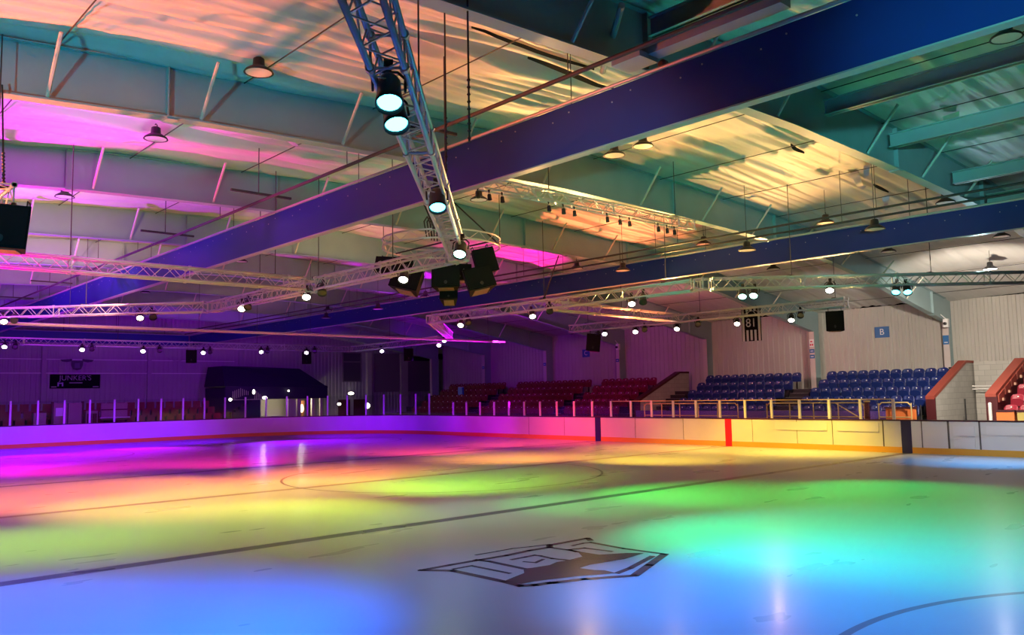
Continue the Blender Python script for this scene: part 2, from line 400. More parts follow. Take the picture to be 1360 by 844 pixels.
blue_beam('near', 'wide dark blue beam running from top right down across the picture', (9.1, -6, 0), (9.1, 55.4, 0), 5.87, 6.67, .14)
blue_beam('far', 'narrower blue beam further right, passing behind the speaker cluster', (21.4, -6, 0), (21.4, 55.4, 0), 5.84, 6.48, .14)
blue_beam('end', 'dark blue beam across the far end above the stage lamps', (9.3, 55.5, 0), (21.35, 55.5, 0), 5.85, 6.5, .12, along_y=False)
# service pipes along the beams
def pipe(name, pts, r, m, label, cat, hang=None):
    t = thing(name, label, cat)
    MB().path(pts, r, 8).build('tube', m, t)
    if hang:
        mm = MB()
        for p, ztop in hang: MB().tube(p, (p[0], p[1], ztop), .008, 5).build('hanger_rod', M_WIRE, t)
    return t
hg = lambda x, z, y0, y1, st, up: [((x, y0 + st * k, z), up(x)) for k in range(int((y1 - y0) / st))]
pipe('conduit', [(8.55, -5, 6.83), (8.55, 55, 6.83)], .035, M_WIRE, 'thin dark conduit running just above the near blue beam', 'pipe', hg(8.55, 6.83, 2.0, 54, 6.1, lambda x: roofz(x) - .02))
pipe('conduit', [(20.7, -5, 6.72), (20.7, 55, 6.72)], .03, M_WIRE, 'upper dark conduit above the further blue beam', 'pipe', hg(20.7, 6.72, 3.0, 54, 6.1, lambda x: roofz(x) - .02))
pipe('conduit', [(20.9, -5, 6.56), (20.9, 55, 6.56)], .03, M_WIRE, 'lower dark conduit hugging the top of the further blue beam', 'pipe', hg(20.9, 6.56, 4.0, 54, 6.1, lambda x: roofz(x) - .02))
for i, y in enumerate((11.4, 17.6, 23.4, 29.5, 35.6, 41.7)):
    t = thing('conduit_bracket', 'dark bracket arm above near blue beam, %s away from the camera' % ORD[i], 'bracket', (8.2, y, 6.86), 'bracket arms above the near beam')
    MB().box((-.55, -.03, 0), (.9, .03, .05)).build('arm', M_WIRE, t)
    MB().tube((.1, 0, .05), (.1, 0, roofz(8.3) - 6.9), .012, 5).build('hanger_rod', M_WIRE, t)
t = thing('cable_tray', 'short grey cable tray ending above the near blue beam at top', 'cable tray', (9.0, 7.5, 6.86))
MB().box((-.12, -2.6, 0), (.12, -.1, .16)).build('tray', M_PURLIN, t); MB().box((-.3, -.6, -.06), (.1, -.1, .02)).build('end_plate', M_PURLIN, t)
t = thing('smoke_detector', 'small round dark red alarm sounder above the near blue beam', 'alarm', (9.25, 6.9, 6.8))
MB().lathe([(.07, 0), (.07, .07), (.04, .1)], 14, Matrix.Rotation(-PI/2, 4, 'Y')).build('sounder', M_MAROON, t); MB().box((-.02, -.03, -.1), (.04, .03, .02)).build('mount', M_BLACK, t)
for i, (x, lb) in enumerate(((12.9, 'small dark red plate on the teal rafter beside near blue beam'), (19.4, 'small dark red plate low on the teal rafter among the fly braces'), (21.05, 'small dark red plate on the rafter next to the further blue beam'))):
    tag(MB().box((x, FR_Y[1] - .05, soff(x) + .06), (x + .13, FR_Y[1] - .013, soff(x) + .26)).build('marker_plate', M_MAROON), lb, 'plate', 'dark red plates on the rafter')
pipe('crossbar_pipe', [(5.7, 31.5, 4.88), (28.1, 31.5, 4.88)], .055, M_PIPE, 'long pale bare pipe hanging straight across the far half', 'pipe', [((x, 31.5, 4.88), roofz(x)) for x in (8, 12.5, 17.2, 22, 27)])
tag(MB().tube((8.6, 7.1, 7.55), (10.0, 8.7, 7.45), .05, 8).build('support_tube', M_FRAME), 'dark green tube against lining at top behind diagonal truss', 'tube')

# ------------------------------------------------------------------ lighting trusses
def truss(a, b, label, w=.29, hang=(), lace=.29, r=.03, zt=0, name='lighting_truss'):
    a = Vector(a); b = Vector(b); d = b - a; Ln = d.length; d.normalize()
    n = Vector((-d.y, d.x, 0)).normalized(); up = Vector((0, 0, 1)); h = w / 2
    t = thing(name, label, 'truss', a, 'silver lighting trusses')
    c = [(-h, -h), (h, -h), (h, h), (-h, h)]
    P = lambda k, s: n * c[k][0] + up * c[k][1] + d * s
    for k in range(4): MB().tube(P(k, 0), P(k, Ln), r, 8).build('chord', M_TRUSS, t, True)
    m = MB(); N = max(2, int(Ln / lace)); st = Ln / N
    for k in range(4):
        k2 = (k + 1) % 4
        for i in range(N):
            p, q = (k, k2) if (i + k) % 2 == 0 else (k2, k); m.tube(P(p, i * st), P(q, (i + 1) * st), .0095, 5)
    m.build('lacing', M_TRUSS, t)
    s = 0
    stops = [0.03, Ln - .03] + [x for x in [2.5 * j for j in range(1, int(Ln / 2.5) + 1)] if x < Ln - .4]
    for s in stops:
        m = MB()
        for k in range(4): m.tube(P(k, s - .03), P(k, s + .03), r * 1.5, 8); m.tube(P(k, s), P((k + 1) % 4, s), .014, 5)
        m.build('coupler', M_TRUSS, t)
    for s in hang:
        p = d * s; top = roofz(a.x + p.x) - a.z - .03
        MB().tube(p + up * h, Vector((p.x, p.y, top)), .011, 5).build('suspension_wire', M_WIRE, t)
        MB().box((-.16, -.06, h), (.16, .06, h + .05), Matrix.Translation(p)).build('lifting_bracket', M_BLACK, t)
    return t
ZT = 5.17
x1, x2, y1, y2 = 10.72, 19.28, 13.4, 25.8
cc = .21
def corner(x, y, lb):
    t = thing('truss_corner', lb, 'truss corner', (x, y, ZT), 'corner blocks of the truss rectangle')
    for sx in (-1, 1):
        for sy in (-1, 1): MB().tube((sx * .145, sy * .145, -.145), (sx * .145, sy * .145, .145), .026, 8).build('post', M_TRUSS, t)
    m = MB()
    for z in (-.145, .145):
        for p, q in (((-1, -1), (1, -1)), ((1, -1), (1, 1)), ((1, 1), (-1, 1)), ((-1, 1), (-1, -1))): m.tube((p[0]*.145, p[1]*.145, z), (q[0]*.145, q[1]*.145, z), .026, 8)
    m.build('edge_frame', M_TRUSS, t)
corner(x1, y1, 'silver truss corner where the diagonal truss meets the rectangle, above the speakers')
corner(x2, y1, 'silver truss corner nearest the right wall side')
corner(x1, y2, 'silver truss corner at the far left of the rectangle')
corner(x2, y2, 'silver truss corner at the far right of the rectangle')
g = .19
truss((x1 - g, y1 - g, ZT), (2.6, 4.35, ZT), 'silver truss slanting steeply from top centre down to the speakers', hang=(3.2, 7.4))
truss((x1, y1 + cc, ZT), (x1, 19.15, ZT), 'silver truss running left from the speaker cluster', hang=(2.2, 5.6))
truss((x1, 19.60, ZT), (x1, y2 - cc, ZT), 'silver truss beyond the cross truss, left far side of the rectangle', hang=(3,))
truss((2.4, 19.38, ZT), (x1 - .35, 19.38, ZT), 'pale silver truss entering from the left edge above the blue beam', hang=(2.5, 7.2))
truss((x1 - g, y2 + g, ZT), (4.6, 32.4, ZT), 'pink-lit truss slanting away to left edge below the blue beam', hang=(4,))
truss((x2, y1 + cc, ZT), (x2, y2 - cc, ZT), 'silver truss along the right side of the rectangle, mid picture', hang=(1, 6, 11))
truss((x2 + g, y1 - g, ZT), (26.4, 6.6, ZT), 'green-lit truss running to the right edge', hang=(2.2, 6, 9))
truss((x2 + g, y2 + g, ZT), (25.2, 32.3, ZT), 'pink-lit truss slanting away behind the right side of the rectangle', hang=(4,))
truss((x2 + .35, 19.6, ZT), (27.35, 20.3, ZT), 'short truss joining the rectangle to the outer right truss', hang=(4,))
truss((27.65, 13.35, ZT), (27.65, 26.4, ZT), 'outer right truss carrying the number 81 banner', hang=(.4, 6, 12))
truss((2.45, 13.2, ZT), (2.45, 19.1, ZT), 'truss at the left edge with a black speaker under its end', hang=(.4,))
ZE = 5.03
truss((4.0, 43.0, ZE), (25.6, 42.2, ZE), 'long purple-lit truss along the far end', hang=(2, 9, 16))
truss((25.75, 42.0, ZE), (25.3, 33.2, ZE), 'purple-lit truss returning from the far end on the right', hang=(4,))
truss((9.6, 12.6, 6.5), (17.8, 12.6, 6.5), 'thin high truss with small black lamps between the two blue beams', w=.22, lace=.25, r=.02, hang=(3, 7.5))
def chain(a, b, label):
    m = MB(); a = Vector(a); b = Vector(b); n = int((b - a).length / .06); m.path([a, b], .006, 4)
    t = thing('hoist_chain', label, 'chain', b)
    mm = MB().tube(Vector((0, 0, 0)), a - b, .013, 5); mm.build('chain', M_BLACK, t)
    m3 = MB()
    for i in range(9):
        p = (a - b) * (i * .035); m3.lathe([(.012, -.02), (.026, 0), (.012, .02)], 8, Matrix.Translation(p) @ Matrix.Translation((0, 0, .05)))
    m3.build('hook', M_BLACK, t)
chain((6.35, 7.7, 7.95), (6.35, 7.7, 5.33), 'thin black hoist chain hanging beside the top of the diagonal truss')
chain((7.0, 9.0, 7.95), (7.0, 9.0, 5.33), 'second black hoist chain right of the diagonal truss top')
chain((2.5, 13.75, 6.9), (2.5, 13.4, 5.33), 'black hoist chain at left edge above the hanging speaker')

# ------------------------------------------------------------------ stage lamps
def make_lamp():
    t = thing('stage_lamp', 'x', 'stage lamp')
    body = MB().lathe([(.02, .22), (.075, .21), (.10, .16), (.105, .02), (.115, -.04), (.12, -.10), (.112, -.10), (.10, -.055)], 16, cap=False)
    body.lathe([(.075, .21), (.02, .225)], 16); b = body.build('housing', M_LAMPBODY, t, True)
    MB().lathe([(.001, -.056), (.104, -.058), (.104, -.064), (.001, -.07)], 16).build('lens', M_LENS_OFF, t)
    y = MB(); pts = [(-.135, 0, .06), (-.14, 0, .22), (-.08, 0, .30), (.08, 0, .30), (.14, 0, .22), (.135, 0, .06)]
    y.path(pts, .012, 6); y.build('yoke', M_BLACK, t)
    c = MB(); c.box((-.025, -.03, .29), (.025, .03, .40)); c.tube((-.04, 0, .40), (.04, 0, .40), .045, 8); c.build('clamp', M_BLACK, t)
    return t
LAMP = make_lamp(); LAMP_USED = [False]; LENS_ME = {}
LENS0 = [c for c in LAMP.children if c.name.startswith('lens')][0].data
def put_lamp(loc, tgt, lens, label, group, s=1.0):
    if LAMP_USED[0]: o = copy_tree(LAMP)
    else: o = LAMP; LAMP_USED[0] = True
    o.location = loc; aim(o, Vector(tgt) - Vector(loc)); o.scale = (s, s, s)
    tag(o, label, 'stage lamp', group)
    lens = lens or M_LENS_OFF
    for ch in o.children:
        if ch.name.startswith('lens'):
            if lens.name not in LENS_ME:
                LENS_ME[lens.name] = LENS0.copy(); LENS_ME[lens.name].materials[0] = lens
            ch.data = LENS_ME[lens.name]
    return o
SPOT_N = [0]
def spot(loc, tgt, col, power, deg, blend=.8, rad=.06):
    l = bpy.data.lights.new('spot', 'SPOT'); l.color = col; l.energy = power; l.spot_size = math.radians(deg); l.spot_blend = blend; l.shadow_soft_size = rad
    o = bpy.data.objects.new('spot_light', l); COL.objects.link(o); d = (Vector(tgt) - Vector(loc)).normalized(); o.location = Vector(loc) + d * .16; aim(o, d); return o
W = (1, .93, .80); CY = (.12, .85, 1); GR = (.45, 1, .75); RD = (1, .75, .62); PU = (.92, .75, 1)
LW, LC, LG, LR, LP = lens_mat('warm', W), lens_mat('cyan', CY, 7), lens_mat('green', GR), lens_mat('red', RD), lens_mat('purple', PU)
zl = ZT - .42
for loc, tg, ln, lb, gp in (
    ((4.024, 5.976, 4.88), None, LC, 'black stage lamp high on diagonal truss, bright cyan lens', 'lamps on the diagonal truss'),
    ((4.394, 6.426, 4.88), None, LC, 'cyan stage lamp just below the highest one on diagonal truss', 'lamps on the diagonal truss'),
    ((6.84, 9.0, 4.88), None, LC, 'pale cyan stage lamp midway down the diagonal truss', 'lamps on the diagonal truss'),
    ((9.503, 11.838, 4.88), None, LG, 'green-white stage lamp at foot of diagonal truss', 'lamps on the diagonal truss'),
    ((10.72, 15.387, 4.902), None, LW, 'warm white stage lamp in front of the left tilted speaker', 'lamps on the rectangle truss'),
    ((10.72, 19.84, 4.938), None, LW, 'white stage lamp at the joint left of the speaker cluster', 'lamps on the rectangle truss'),
    ((10.72, 19.012, 4.972), None, None, 'unlit black stage lamp beside the white one left of speaker cluster', 'lamps on the rectangle truss'),
    ((10.72, 23.789, 4.969), None, LR, 'stage lamp with red-glowing housing under the pink truss', 'lamps on the rectangle truss'),
    ((10.72, 23.379, 5.0), None, None, 'unlit black lamp behind the red-glowing stage lamp', 'lamps on the rectangle truss'),
    ((9.054, 27.591, 4.925), None, LR, 'reddish stage lamp hanging alone under the left pink truss', 'lamps on the left pink truss'),
    ((9.343, 27.28, 4.938), None, None, 'unlit dark lamp box right of the reddish left truss lamp', 'lamps on the left pink truss'),
    ((5.923, 30.958, 4.923), None, LR, 'white-lit stage lamp at the left picture edge', 'lamps on the left pink truss'),
    ((6.167, 30.695, 4.963), None, None, 'unlit black lamp beside the one at the left edge', 'lamps on the left pink truss'),
    ((8.158, 42.298, 4.769), None, LP, 'brightest purple-white lamp at the left end of the end truss', 'lamps on the end truss'),
    ((8.563, 42.283, 4.778), None, None, 'unlit lamp right of brightest lamp on the end truss', 'lamps on the end truss'),
    ((11.281, 42.183, 4.7), None, LP, 'purple-white end truss lamp right of a hanging black box', 'lamps on the end truss'),
    ((11.698, 42.167, 4.744), None, None, 'small unlit end truss lamp above the crest', 'lamps on the end truss'),
    ((13.985, 42.083, 4.681), None, LP, 'purple-white end truss lamp left of the ring emblem', 'lamps on the end truss'),
    ((14.76, 42.054, 4.733), None, None, 'unlit end truss lamp at the left of ring emblem', 'lamps on the end truss'),
    ((16.903, 41.975, 4.661), None, LP, 'purple-white end truss lamp right of the ring emblem', 'lamps on the end truss'),
    ((17.248, 41.962, 4.705), None, None, 'unlit end truss lamp right of ring emblem', 'lamps on the end truss'),
    ((19.978, 41.861, 4.756), None, LP, 'purple-white end truss lamp above the dark kiosk roof', 'lamps on the end truss'),
    ((20.313, 41.848, 4.803), None, None, 'unlit end truss lamp above the dark kiosk roof', 'lamps on the end truss'),
    ((22.58, 41.765, 4.763), None, LP, 'small purple-white lamp above right slope of kiosk roof', 'lamps on the end truss'),
    ((23.078, 41.746, 4.856), None, None, 'unlit end truss lamp above right slope of kiosk roof', 'lamps on the end truss'),
    ((25.5, 38.728, 4.754), None, LP, 'purple-white lamp on the returning end truss, first from the bend', 'lamps on the end truss'),
    ((25.5, 33.552, 4.795), None, LP, 'lower of two white lamps near returning truss tip', 'lamps on the end truss'),
    ((25.5, 33.114, 4.996), None, LP, 'upper of two white lamps near returning truss tip', 'lamps on the end truss'),
    ((19.28, 24.027, 4.852), None, LW, 'white stage lamp on the far half of the right rectangle truss', 'lamps on the rectangle truss'),
    ((19.28, 23.586, 4.902), None, None, 'unlit lamp beside white one on the far half of right rectangle truss', 'lamps on the rectangle truss'),
    ((19.28, 20.192, 4.872), None, LW, 'white stage lamp below the black hanging rod, right rectangle truss', 'lamps on the rectangle truss'),
    ((19.28, 19.364, 4.978), None, None, 'round unlit lamp where the short joining truss starts', 'lamps on the rectangle truss'),
    ((19.28, 15.898, 4.902), None, LW, 'white stage lamp on the near half of right rectangle truss', 'lamps on the rectangle truss'),
    ((19.28, 15.469, 4.929), None, None, 'unlit lamp beside white one on near half of right rectangle truss', 'lamps on the rectangle truss'),
    ((20.077, 12.639, 4.853), None, LG, 'left of two green-white lamps on the truss to the right edge', 'lamps on the truss to the right edge'),
    ((20.301, 12.425, 4.867), None, LG, 'right of two green-white lamps on the truss to the right edge', 'lamps on the truss to the right edge'),
    ((23.104, 9.747, 4.888), None, LC, 'left of two cyan lamps before the right rafter', 'lamps on the truss to the right edge'),
    ((23.326, 9.536, 4.881), None, LC, 'right of two cyan lamps before the right rafter', 'lamps on the truss to the right edge'),
    ((21.805, 10.988, 4.968), None, LW, 'warm white lamp alone under the truss to the right edge', 'lamps on the truss to the right edge'),
    ((27.65, 24.784, 4.76), None, LW, 'left of a pair of white lamps on the outer right truss', 'lamps on the outer right truss'),
    ((27.65, 24.383, 4.834), None, LW, 'right of a pair of white lamps on the outer right truss', 'lamps on the outer right truss'),
    ((27.65, 22.644, 4.815), None, LW, 'white outer-truss lamp before the purple column', 'lamps on the outer right truss'),
    ((27.65, 22.155, 4.877), None, None, 'unlit outer-truss lamp right of the one before purple column', 'lamps on the outer right truss'),
    ((27.65, 20.494, 4.791), None, LW, 'white outer-truss lamp midway between columns, left of banner', 'lamps on the outer right truss'),
    ((27.65, 19.466, 4.898), None, None, 'round unlit outer-truss lamp left of the 81 banner', 'lamps on the outer right truss'),
    ((27.65, 17.687, 4.794), None, LW, 'white outer-truss lamp at the left edge of 81 banner', 'lamps on the outer right truss'),
    ((27.65, 15.441, 4.761), None, LW, 'white outer-truss lamp right of the 81 banner', 'lamps on the outer right truss'),
    ((27.65, 15.082, 4.895), None, None, 'unlit outer-truss lamp right of the 81 banner', 'lamps on the outer right truss'),
):
    far = Vector(loc) - Vector((0, 0, CH)); tg = Vector(loc) + Vector((-far.x * .35 + random.uniform(-1.5, 1.5), -far.y * .35 + random.uniform(-1.5, 1.5), -6 - .12 * far.length)) 
    put_lamp(loc, tg, ln, lb, gp, 1.05 if loc[1] < 14 and loc[0] < 12 else 1.0)
for i, x in enumerate((10.6, 10.9, 11.25, 12.6, 13.05, 13.4, 14.5, 14.95, 15.3, 16.4, 16.75, 17.05)):
    put_lamp((x, 12.6, 6.22), (x + .2, 12.2, 0), None, 'small unlit black lamp under the thin high truss, %s from its left end' % ORD[i], 'small lamps under the thin high truss', .4)


# ------------------------------------------------------------------ lights on the ice, boards and roof

def pool(src, tgt, col, p, deg, blend=1): spot(src, tgt, col, p * (1.12 if tgt[2] == 0 else 1), min(110, deg * (1.22 if tgt[2] == 0 else 1)), blend)
K, KU = .53, 1.05
BLU, AZU, CYN, GRN, YGR, YEL, ORA, REDC, PNK, MAG, PUR = (0, .22, 1), (0, .40, .85), (0, .95, .42), (.05, .95, .12), (.45, .85, .06), (1, .72, .08), (1, .36, .07), (1, .04, .10), (1, .02, .30), (.85, 0, 1), (.36, 0, 1)
for src, tgt, col, p, deg in (
    ((4.4, 6.1, 4.7), (2.9, 8.9, 0), (0, .15, 1), 4600, 56),
    ((2.45, 14, 4.8), (1.6, 10.2, 0), (0, .15, 1), 2000, 50),
    ((6.2, 8.2, 4.7), (8.9, 4.0, 0), (0, .22, .95), 3400, 60),
    ((6.5, 9.0, 4.7), (6.2, 6.5, 0), (0, .13, .5), 900, 95),  # added dim blue fill over the near ice
    ((8.2, 9.5, 4.7), (11.5, 3.2, 0), (0, .45, .75), 3000, 56),
    ((8.2, 10.5, 4.7), (12.4, 5.9, 0), (0, .9, .30), 3900, 50),
    ((9.6, 12.2, 4.7), (13.6, 4.6, 0), (0, .9, .38), 3600, 48),
    ((10.7, 14.2, 4.7), (11.0, 10.5, 0), (.50, .80, .42), 900, 90),  # added wide greenish fill, stands in for ambient light
    ((13.5, 13.4, 4.7), (15.6, 10.9, 0), (.02, .95, .06), 2300, 50),
    ((10.7, 14.5, 4.7), (13.4, 11.4, 0), (.03, .95, .08), 1200, 46),
    ((20.8, 11.9, 4.7), (18.2, 7.6, 0), (.0, .9, .12), 2500, 46),
    ((10.7, 15.8, 4.7), (13.9, 17.2, 0), (.38, .9, .03), 3300, 64),
    ((10.7, 16.5, 4.7), (7.0, 15.0, 0), (.55, .8, .03), 2700, 64),
    ((2.5, 16, 4.7), (3.5, 15.4, 0), (.35, .85, .05), 1300, 56),
    ((4.5, 19.4, 4.7), (7.0, 18.8, 0), (1, .62, .05), 2600, 68),
    ((10.7, 20.5, 4.7), (10.0, 19.2, 0), (1, .55, .06), 2000, 74),
    ((10.7, 21.5, 4.7), (12.7, 22.2, 0), (1, .22, .03), 4400, 68),
    ((10.7, 22.5, 4.7), (6.6, 23.4, 0), (1, .24, .03), 5200, 70),
    ((2.5, 20, 4.7), (3.6, 22.5, 0), (1, .18, .05), 3200, 66),
    ((19.3, 17.5, 4.7), (23.6, 17.8, 0), (1, .60, .04), 4200, 66),
    ((19.3, 20.6, 4.7), (20.0, 22.2, 0), (1, .34, .04), 3300, 66),
    ((27.4, 15.0, 4.7), (27.6, 14.8, 0), (1, .66, .06), 2100, 64),
    ((27.4, 19.0, 4.7), (27.6, 18.0, 0), (1, .55, .05), 1900, 64),
    ((27.4, 21.5, 4.7), (26.6, 21.5, 0), (1, .36, .06), 1900, 70),
    ((10.7, 24.7, 4.7), (13.5, 31.0, 0), (1, .01, .20), 5000, 56),
    ((19.3, 24.7, 4.7), (20.5, 28.4, 0), (1, .05, .10), 3600, 64),
    ((24.0, 27.0, 4.7), (26.5, 28.0, 0), (1, .06, .08), 2300, 74),
    ((6.2, 30.6, 4.7), (8.0, 31.0, 0), (1, .01, .35), 2600, 64),
    ((6.2, 30.8, 4.7), (7.2, 36.0, 0), (.60, 0, 1), 4800, 60),
    ((8.5, 42.5, 4.5), (9.0, 38.7, 0), (.55, 0, 1), 4200, 62),
    ((14.2, 42.4, 4.5), (13.2, 40.0, 0), (.55, 0, 1), 4200, 62),
    ((20.0, 42.2, 4.5), (21.0, 37.5, 0), (.30, 0, 1), 6500, 76),
    ((11.0, 42.4, 4.5), (12.0, 44.5, 0), (.16, 0, 1), 3300, 90),
    ((17.5, 42.3, 4.5), (17.0, 45.0, .2), (.16, 0, 1), 3300, 90),
    ((5.5, 42.5, 4.5), (6.0, 44.0, 0), (.16, 0, 1), 3300, 90),
    ((23.5, 42.1, 4.5), (26.0, 43.0, .3), (.24, 0, 1), 2800, 90),
    ((23.0, 30.0, 4.7), (29.2, 34.6, .6), (.95, 0, 1), 2600, 44),
    ((25.4, 35.0, 4.6), (28.6, 39.0, .5), (.25, 0, 1), 2000, 70),
    ((27.0, 25.5, 4.7), (29.2, 29.0, .5), (1, .02, .10), 1900, 70),
    ((26.6, 22.5, 4.7), (29.2, 24.8, .6), (1, .13, .06), 1700, 72),
    ((26.4, 18.5, 4.7), (29.2, 20.5, .6), (1, .36, .08), 1000, 72),
    ((26.2, 13.5, 4.7), (29.2, 15.5, .6), (1, .75, .22), 650, 72),
    ((25.5, 7.6, 4.7), (26.6, 9.0, 0), (.05, .42, 1), 1700, 48),
    ((26.0, 6.8, 4.7), (29.2, 8.5, .6), (.6, .8, 1), 500, 60),
): pool(src, tgt, col, p * K * (1.7 if tgt[2] == 0 else 1), deg)
# purple wash from the end truss on the end wall, neutral house light from the lit lamp at right
for x in (6, 12, 18, 24):
    spot((x, 43, 4.6), (x + 3, 57, 2.6), (.34, .0, 1), 750, 100, 1)
def bulb(loc, p, col, size=.45):
    l = bpy.data.lights.new('house_lamp', 'AREA'); l.shape = 'DISK'; l.size = size; l.energy = p; l.color = col
    o = bpy.data.objects.new('house_light', l); COL.objects.link(o); o.location = loc; return o
bulb((31.8, 10.45, 6.15), 160, (1, .93, .84))
WARM = (1, .86, .70)  # added truss spots to brighten the right wall, seats and boards
for src, tgt, p, deg in (((27.5, 9.5, 4.8), (38.3, 12.0, 3.2), 2600, 90), ((27.6, 15.4, 4.8), (38.3, 17.5, 3.2), 1500, 80), ((27.6, 20.5, 4.8), (38.3, 21.5, 2.0), 350, 70), ((24.5, 8.6, 4.8), (29.2, 9.0, .6), 420, 70)):
    spot(src, tgt, WARM, p, deg, .5)
spot((27.6, 22.0, 4.8), (38.3, 25.5, 3.6), (1, .26, .30), 650, 100, .6)  # added coloured spots from here on, tinting the right wall
spot((27.0, 31.0, 4.8), (38.3, 36.0, 3.6), (.62, .02, .80), 480, 100, .6)
spot((27.0, 39.0, 4.8), (38.3, 44.0, 3.6), (.36, .0, 1), 450, 100, .6)
# added spots without fixtures, tinting lining and frames from rink sides and truss tops
for src, tgt, col, p, deg in (
    ((-3, 17.6, 1.0), (4.4, 11.8, 7.9), (1, .17, .07), 16000, 42),
    ((-3, 21.8, 1.0), (2.6, 18.4, 7.9), (.62, .0, 1), 16000, 40),
    ((-3, 21.8, 1.0), (6.2, 18.2, 7.9), (1, .0, .42), 15000, 36),
    ((-3, 27.9, 1.0), (5.2, 24.4, 7.9), (.52, .0, 1), 17000, 42),
    ((-3, 34.0, 1.0), (5.0, 30.6, 7.9), (.55, .0, 1), 26000, 44),
    ((-3, 40.0, 1.0), (6.0, 36.0, 7.9), (.50, .0, 1), 14000, 50),
    ((29.8, 14.8, 1.35), (18.5, 12.0, 7.9), (1, .50, .16), 8000, 40),
    ((29.8, 20.2, 1.35), (19.2, 18.4, 7.9), (1, .21, .07), 15000, 48),
    ((29.8, 26.3, 1.35), (21.5, 24.9, 7.7), (1, .0, .36), 8500, 46),
    ((29.8, 32.4, 1.35), (20.0, 31.0, 7.8), (.6, .0, .95), 9000, 44),
    ((19.2, 18.0, 5.45), (17.0, 11.0, 7.9), (1, .60, .18), 900, 120),
    ((27.6, 16.5, 5.45), (23.5, 11.6, 7.5), (1, .55, .20), 900, 90),
    ((27.8, 20.0, 5.4), (33.0, 16.5, 6.4), (1, .50, .42), 110, 120),
    ((26.3, 7.0, 5.45), (30.0, 11.0, 6.9), (1, .70, .60), 80, 120),
    ((25.0, 8.2, 5.45), (19.0, 5.0, 7.6), (.55, .85, 1), 120, 110),
    ((15.0, 15.6, 5.5), (13.5, 11.0, 8.0), (1, .50, .16), 1300, 110),
    ((21.5, 16.5, 5.5), (19.5, 11.2, 7.7), (1, .62, .16), 900, 110),
    ((5.0, 20.8, 5.3), (5.0, 26.0, 7.2), (1, .66, .30), 650, 100),
    ((14.5, 21.0, 5.4), (15.0, 26.0, 7.3), (1, .66, .34), 450, 100),
    ((8.0, 27.0, 5.3), (8.0, 32.0, 7.2), (1, .50, .42), 480, 110),
    ((-3, 21.5, 3.0), (9.0, 32.2, 7.2), (1, .50, .36), 6000, 25),
    ((-3, 26.5, 3.0), (10.0, 38.3, 7.2), (.9, .18, .62), 6000, 25),
    ((-3, 32.0, 3.0), (11.0, 44.4, 7.2), (.55, .02, 1), 6000, 22),
    ((-3, 38.0, 3.0), (11.0, 50.5, 7.2), (.40, .0, 1), 4500, 22),
    ((-2, -4.0, 3.2), (18.5, 7.8, 7.3), (.12, .85, .80), 7500, 19),
    ((-2, -9.0, 3.2), (18.0, 4.5, 7.9), (.55, .85, 1), 2500, 18),
    ((-4.0, 6.5, 2.6), (4.5, 13.9, 7.4), (0, .55, .72), 2600, 38),
    ((-1.5, 1.0, 2.6), (18.5, 13.9, 7.4), (0, .75, .62), 5000, 18),
    ((5.0, 14.6, 5.2), (5.5, 19.9, 7.0), (.3, .9, .5), 150, 110),
    ((13.5, 14.6, 5.4), (14.5, 19.9, 7.0), (.2, .9, .5), 200, 110),
): spot(src, tgt, col, p * KU, deg, 1, .15)


# ------------------------------------------------------------------ speakers
def make_speaker():
    t = thing('speaker', 'x', 'speaker')
    w0, w1, h, d = .42, .28, .60, .55
    MB().prism([(-w0, -d*.5), (w0, -d*.5), (w1, d*.5), (-w1, d*.5)], 2, -h/2, h/2).build('cabinet', M_BLACKBOX, t)
    MB().box((-w0 + .03, -d*.5 - .02, -h/2 + .04), (w0 - .03, -d*.5, h/2 - .04)).build('grille', M_GRILLE, t)
    MB().lathe([(.05, 0), (.05, .012)], 14, Matrix.Translation((0, -d*.5 - .02, -h*.28)) @ Matrix.Rotation(PI/2, 4, 'X')).build('badge', M_BLACK, t)
    MB().box((-w1 + .05, -d*.3, -h/2 - .012), (w1 - .05, d*.45, -h/2)).build('lit_underside', M_SPKLIT, t)  # thin sheet carrying the painted brown light
    for s in (-1, 1): MB().path([(s*.30, .1, h/2), (s*.30, .1, h/2 + .09), (s*.30, -.1, h/2 + .09), (s*.30, -.1, h/2)], .012, 6).build('eyebolt', M_BLACK, t)
    return t
SPK = make_speaker(); SPK_USED = [False]
def put_speaker(loc, rot, s, label, group='speakers hanging under the ring'):
    if SPK_USED[0]: o = copy_tree(SPK)
    else: o = SPK; SPK_USED[0] = True
    o.location = loc; o.rotation_euler = rot; o.scale = s; tag(o, label, 'speaker', group); return o

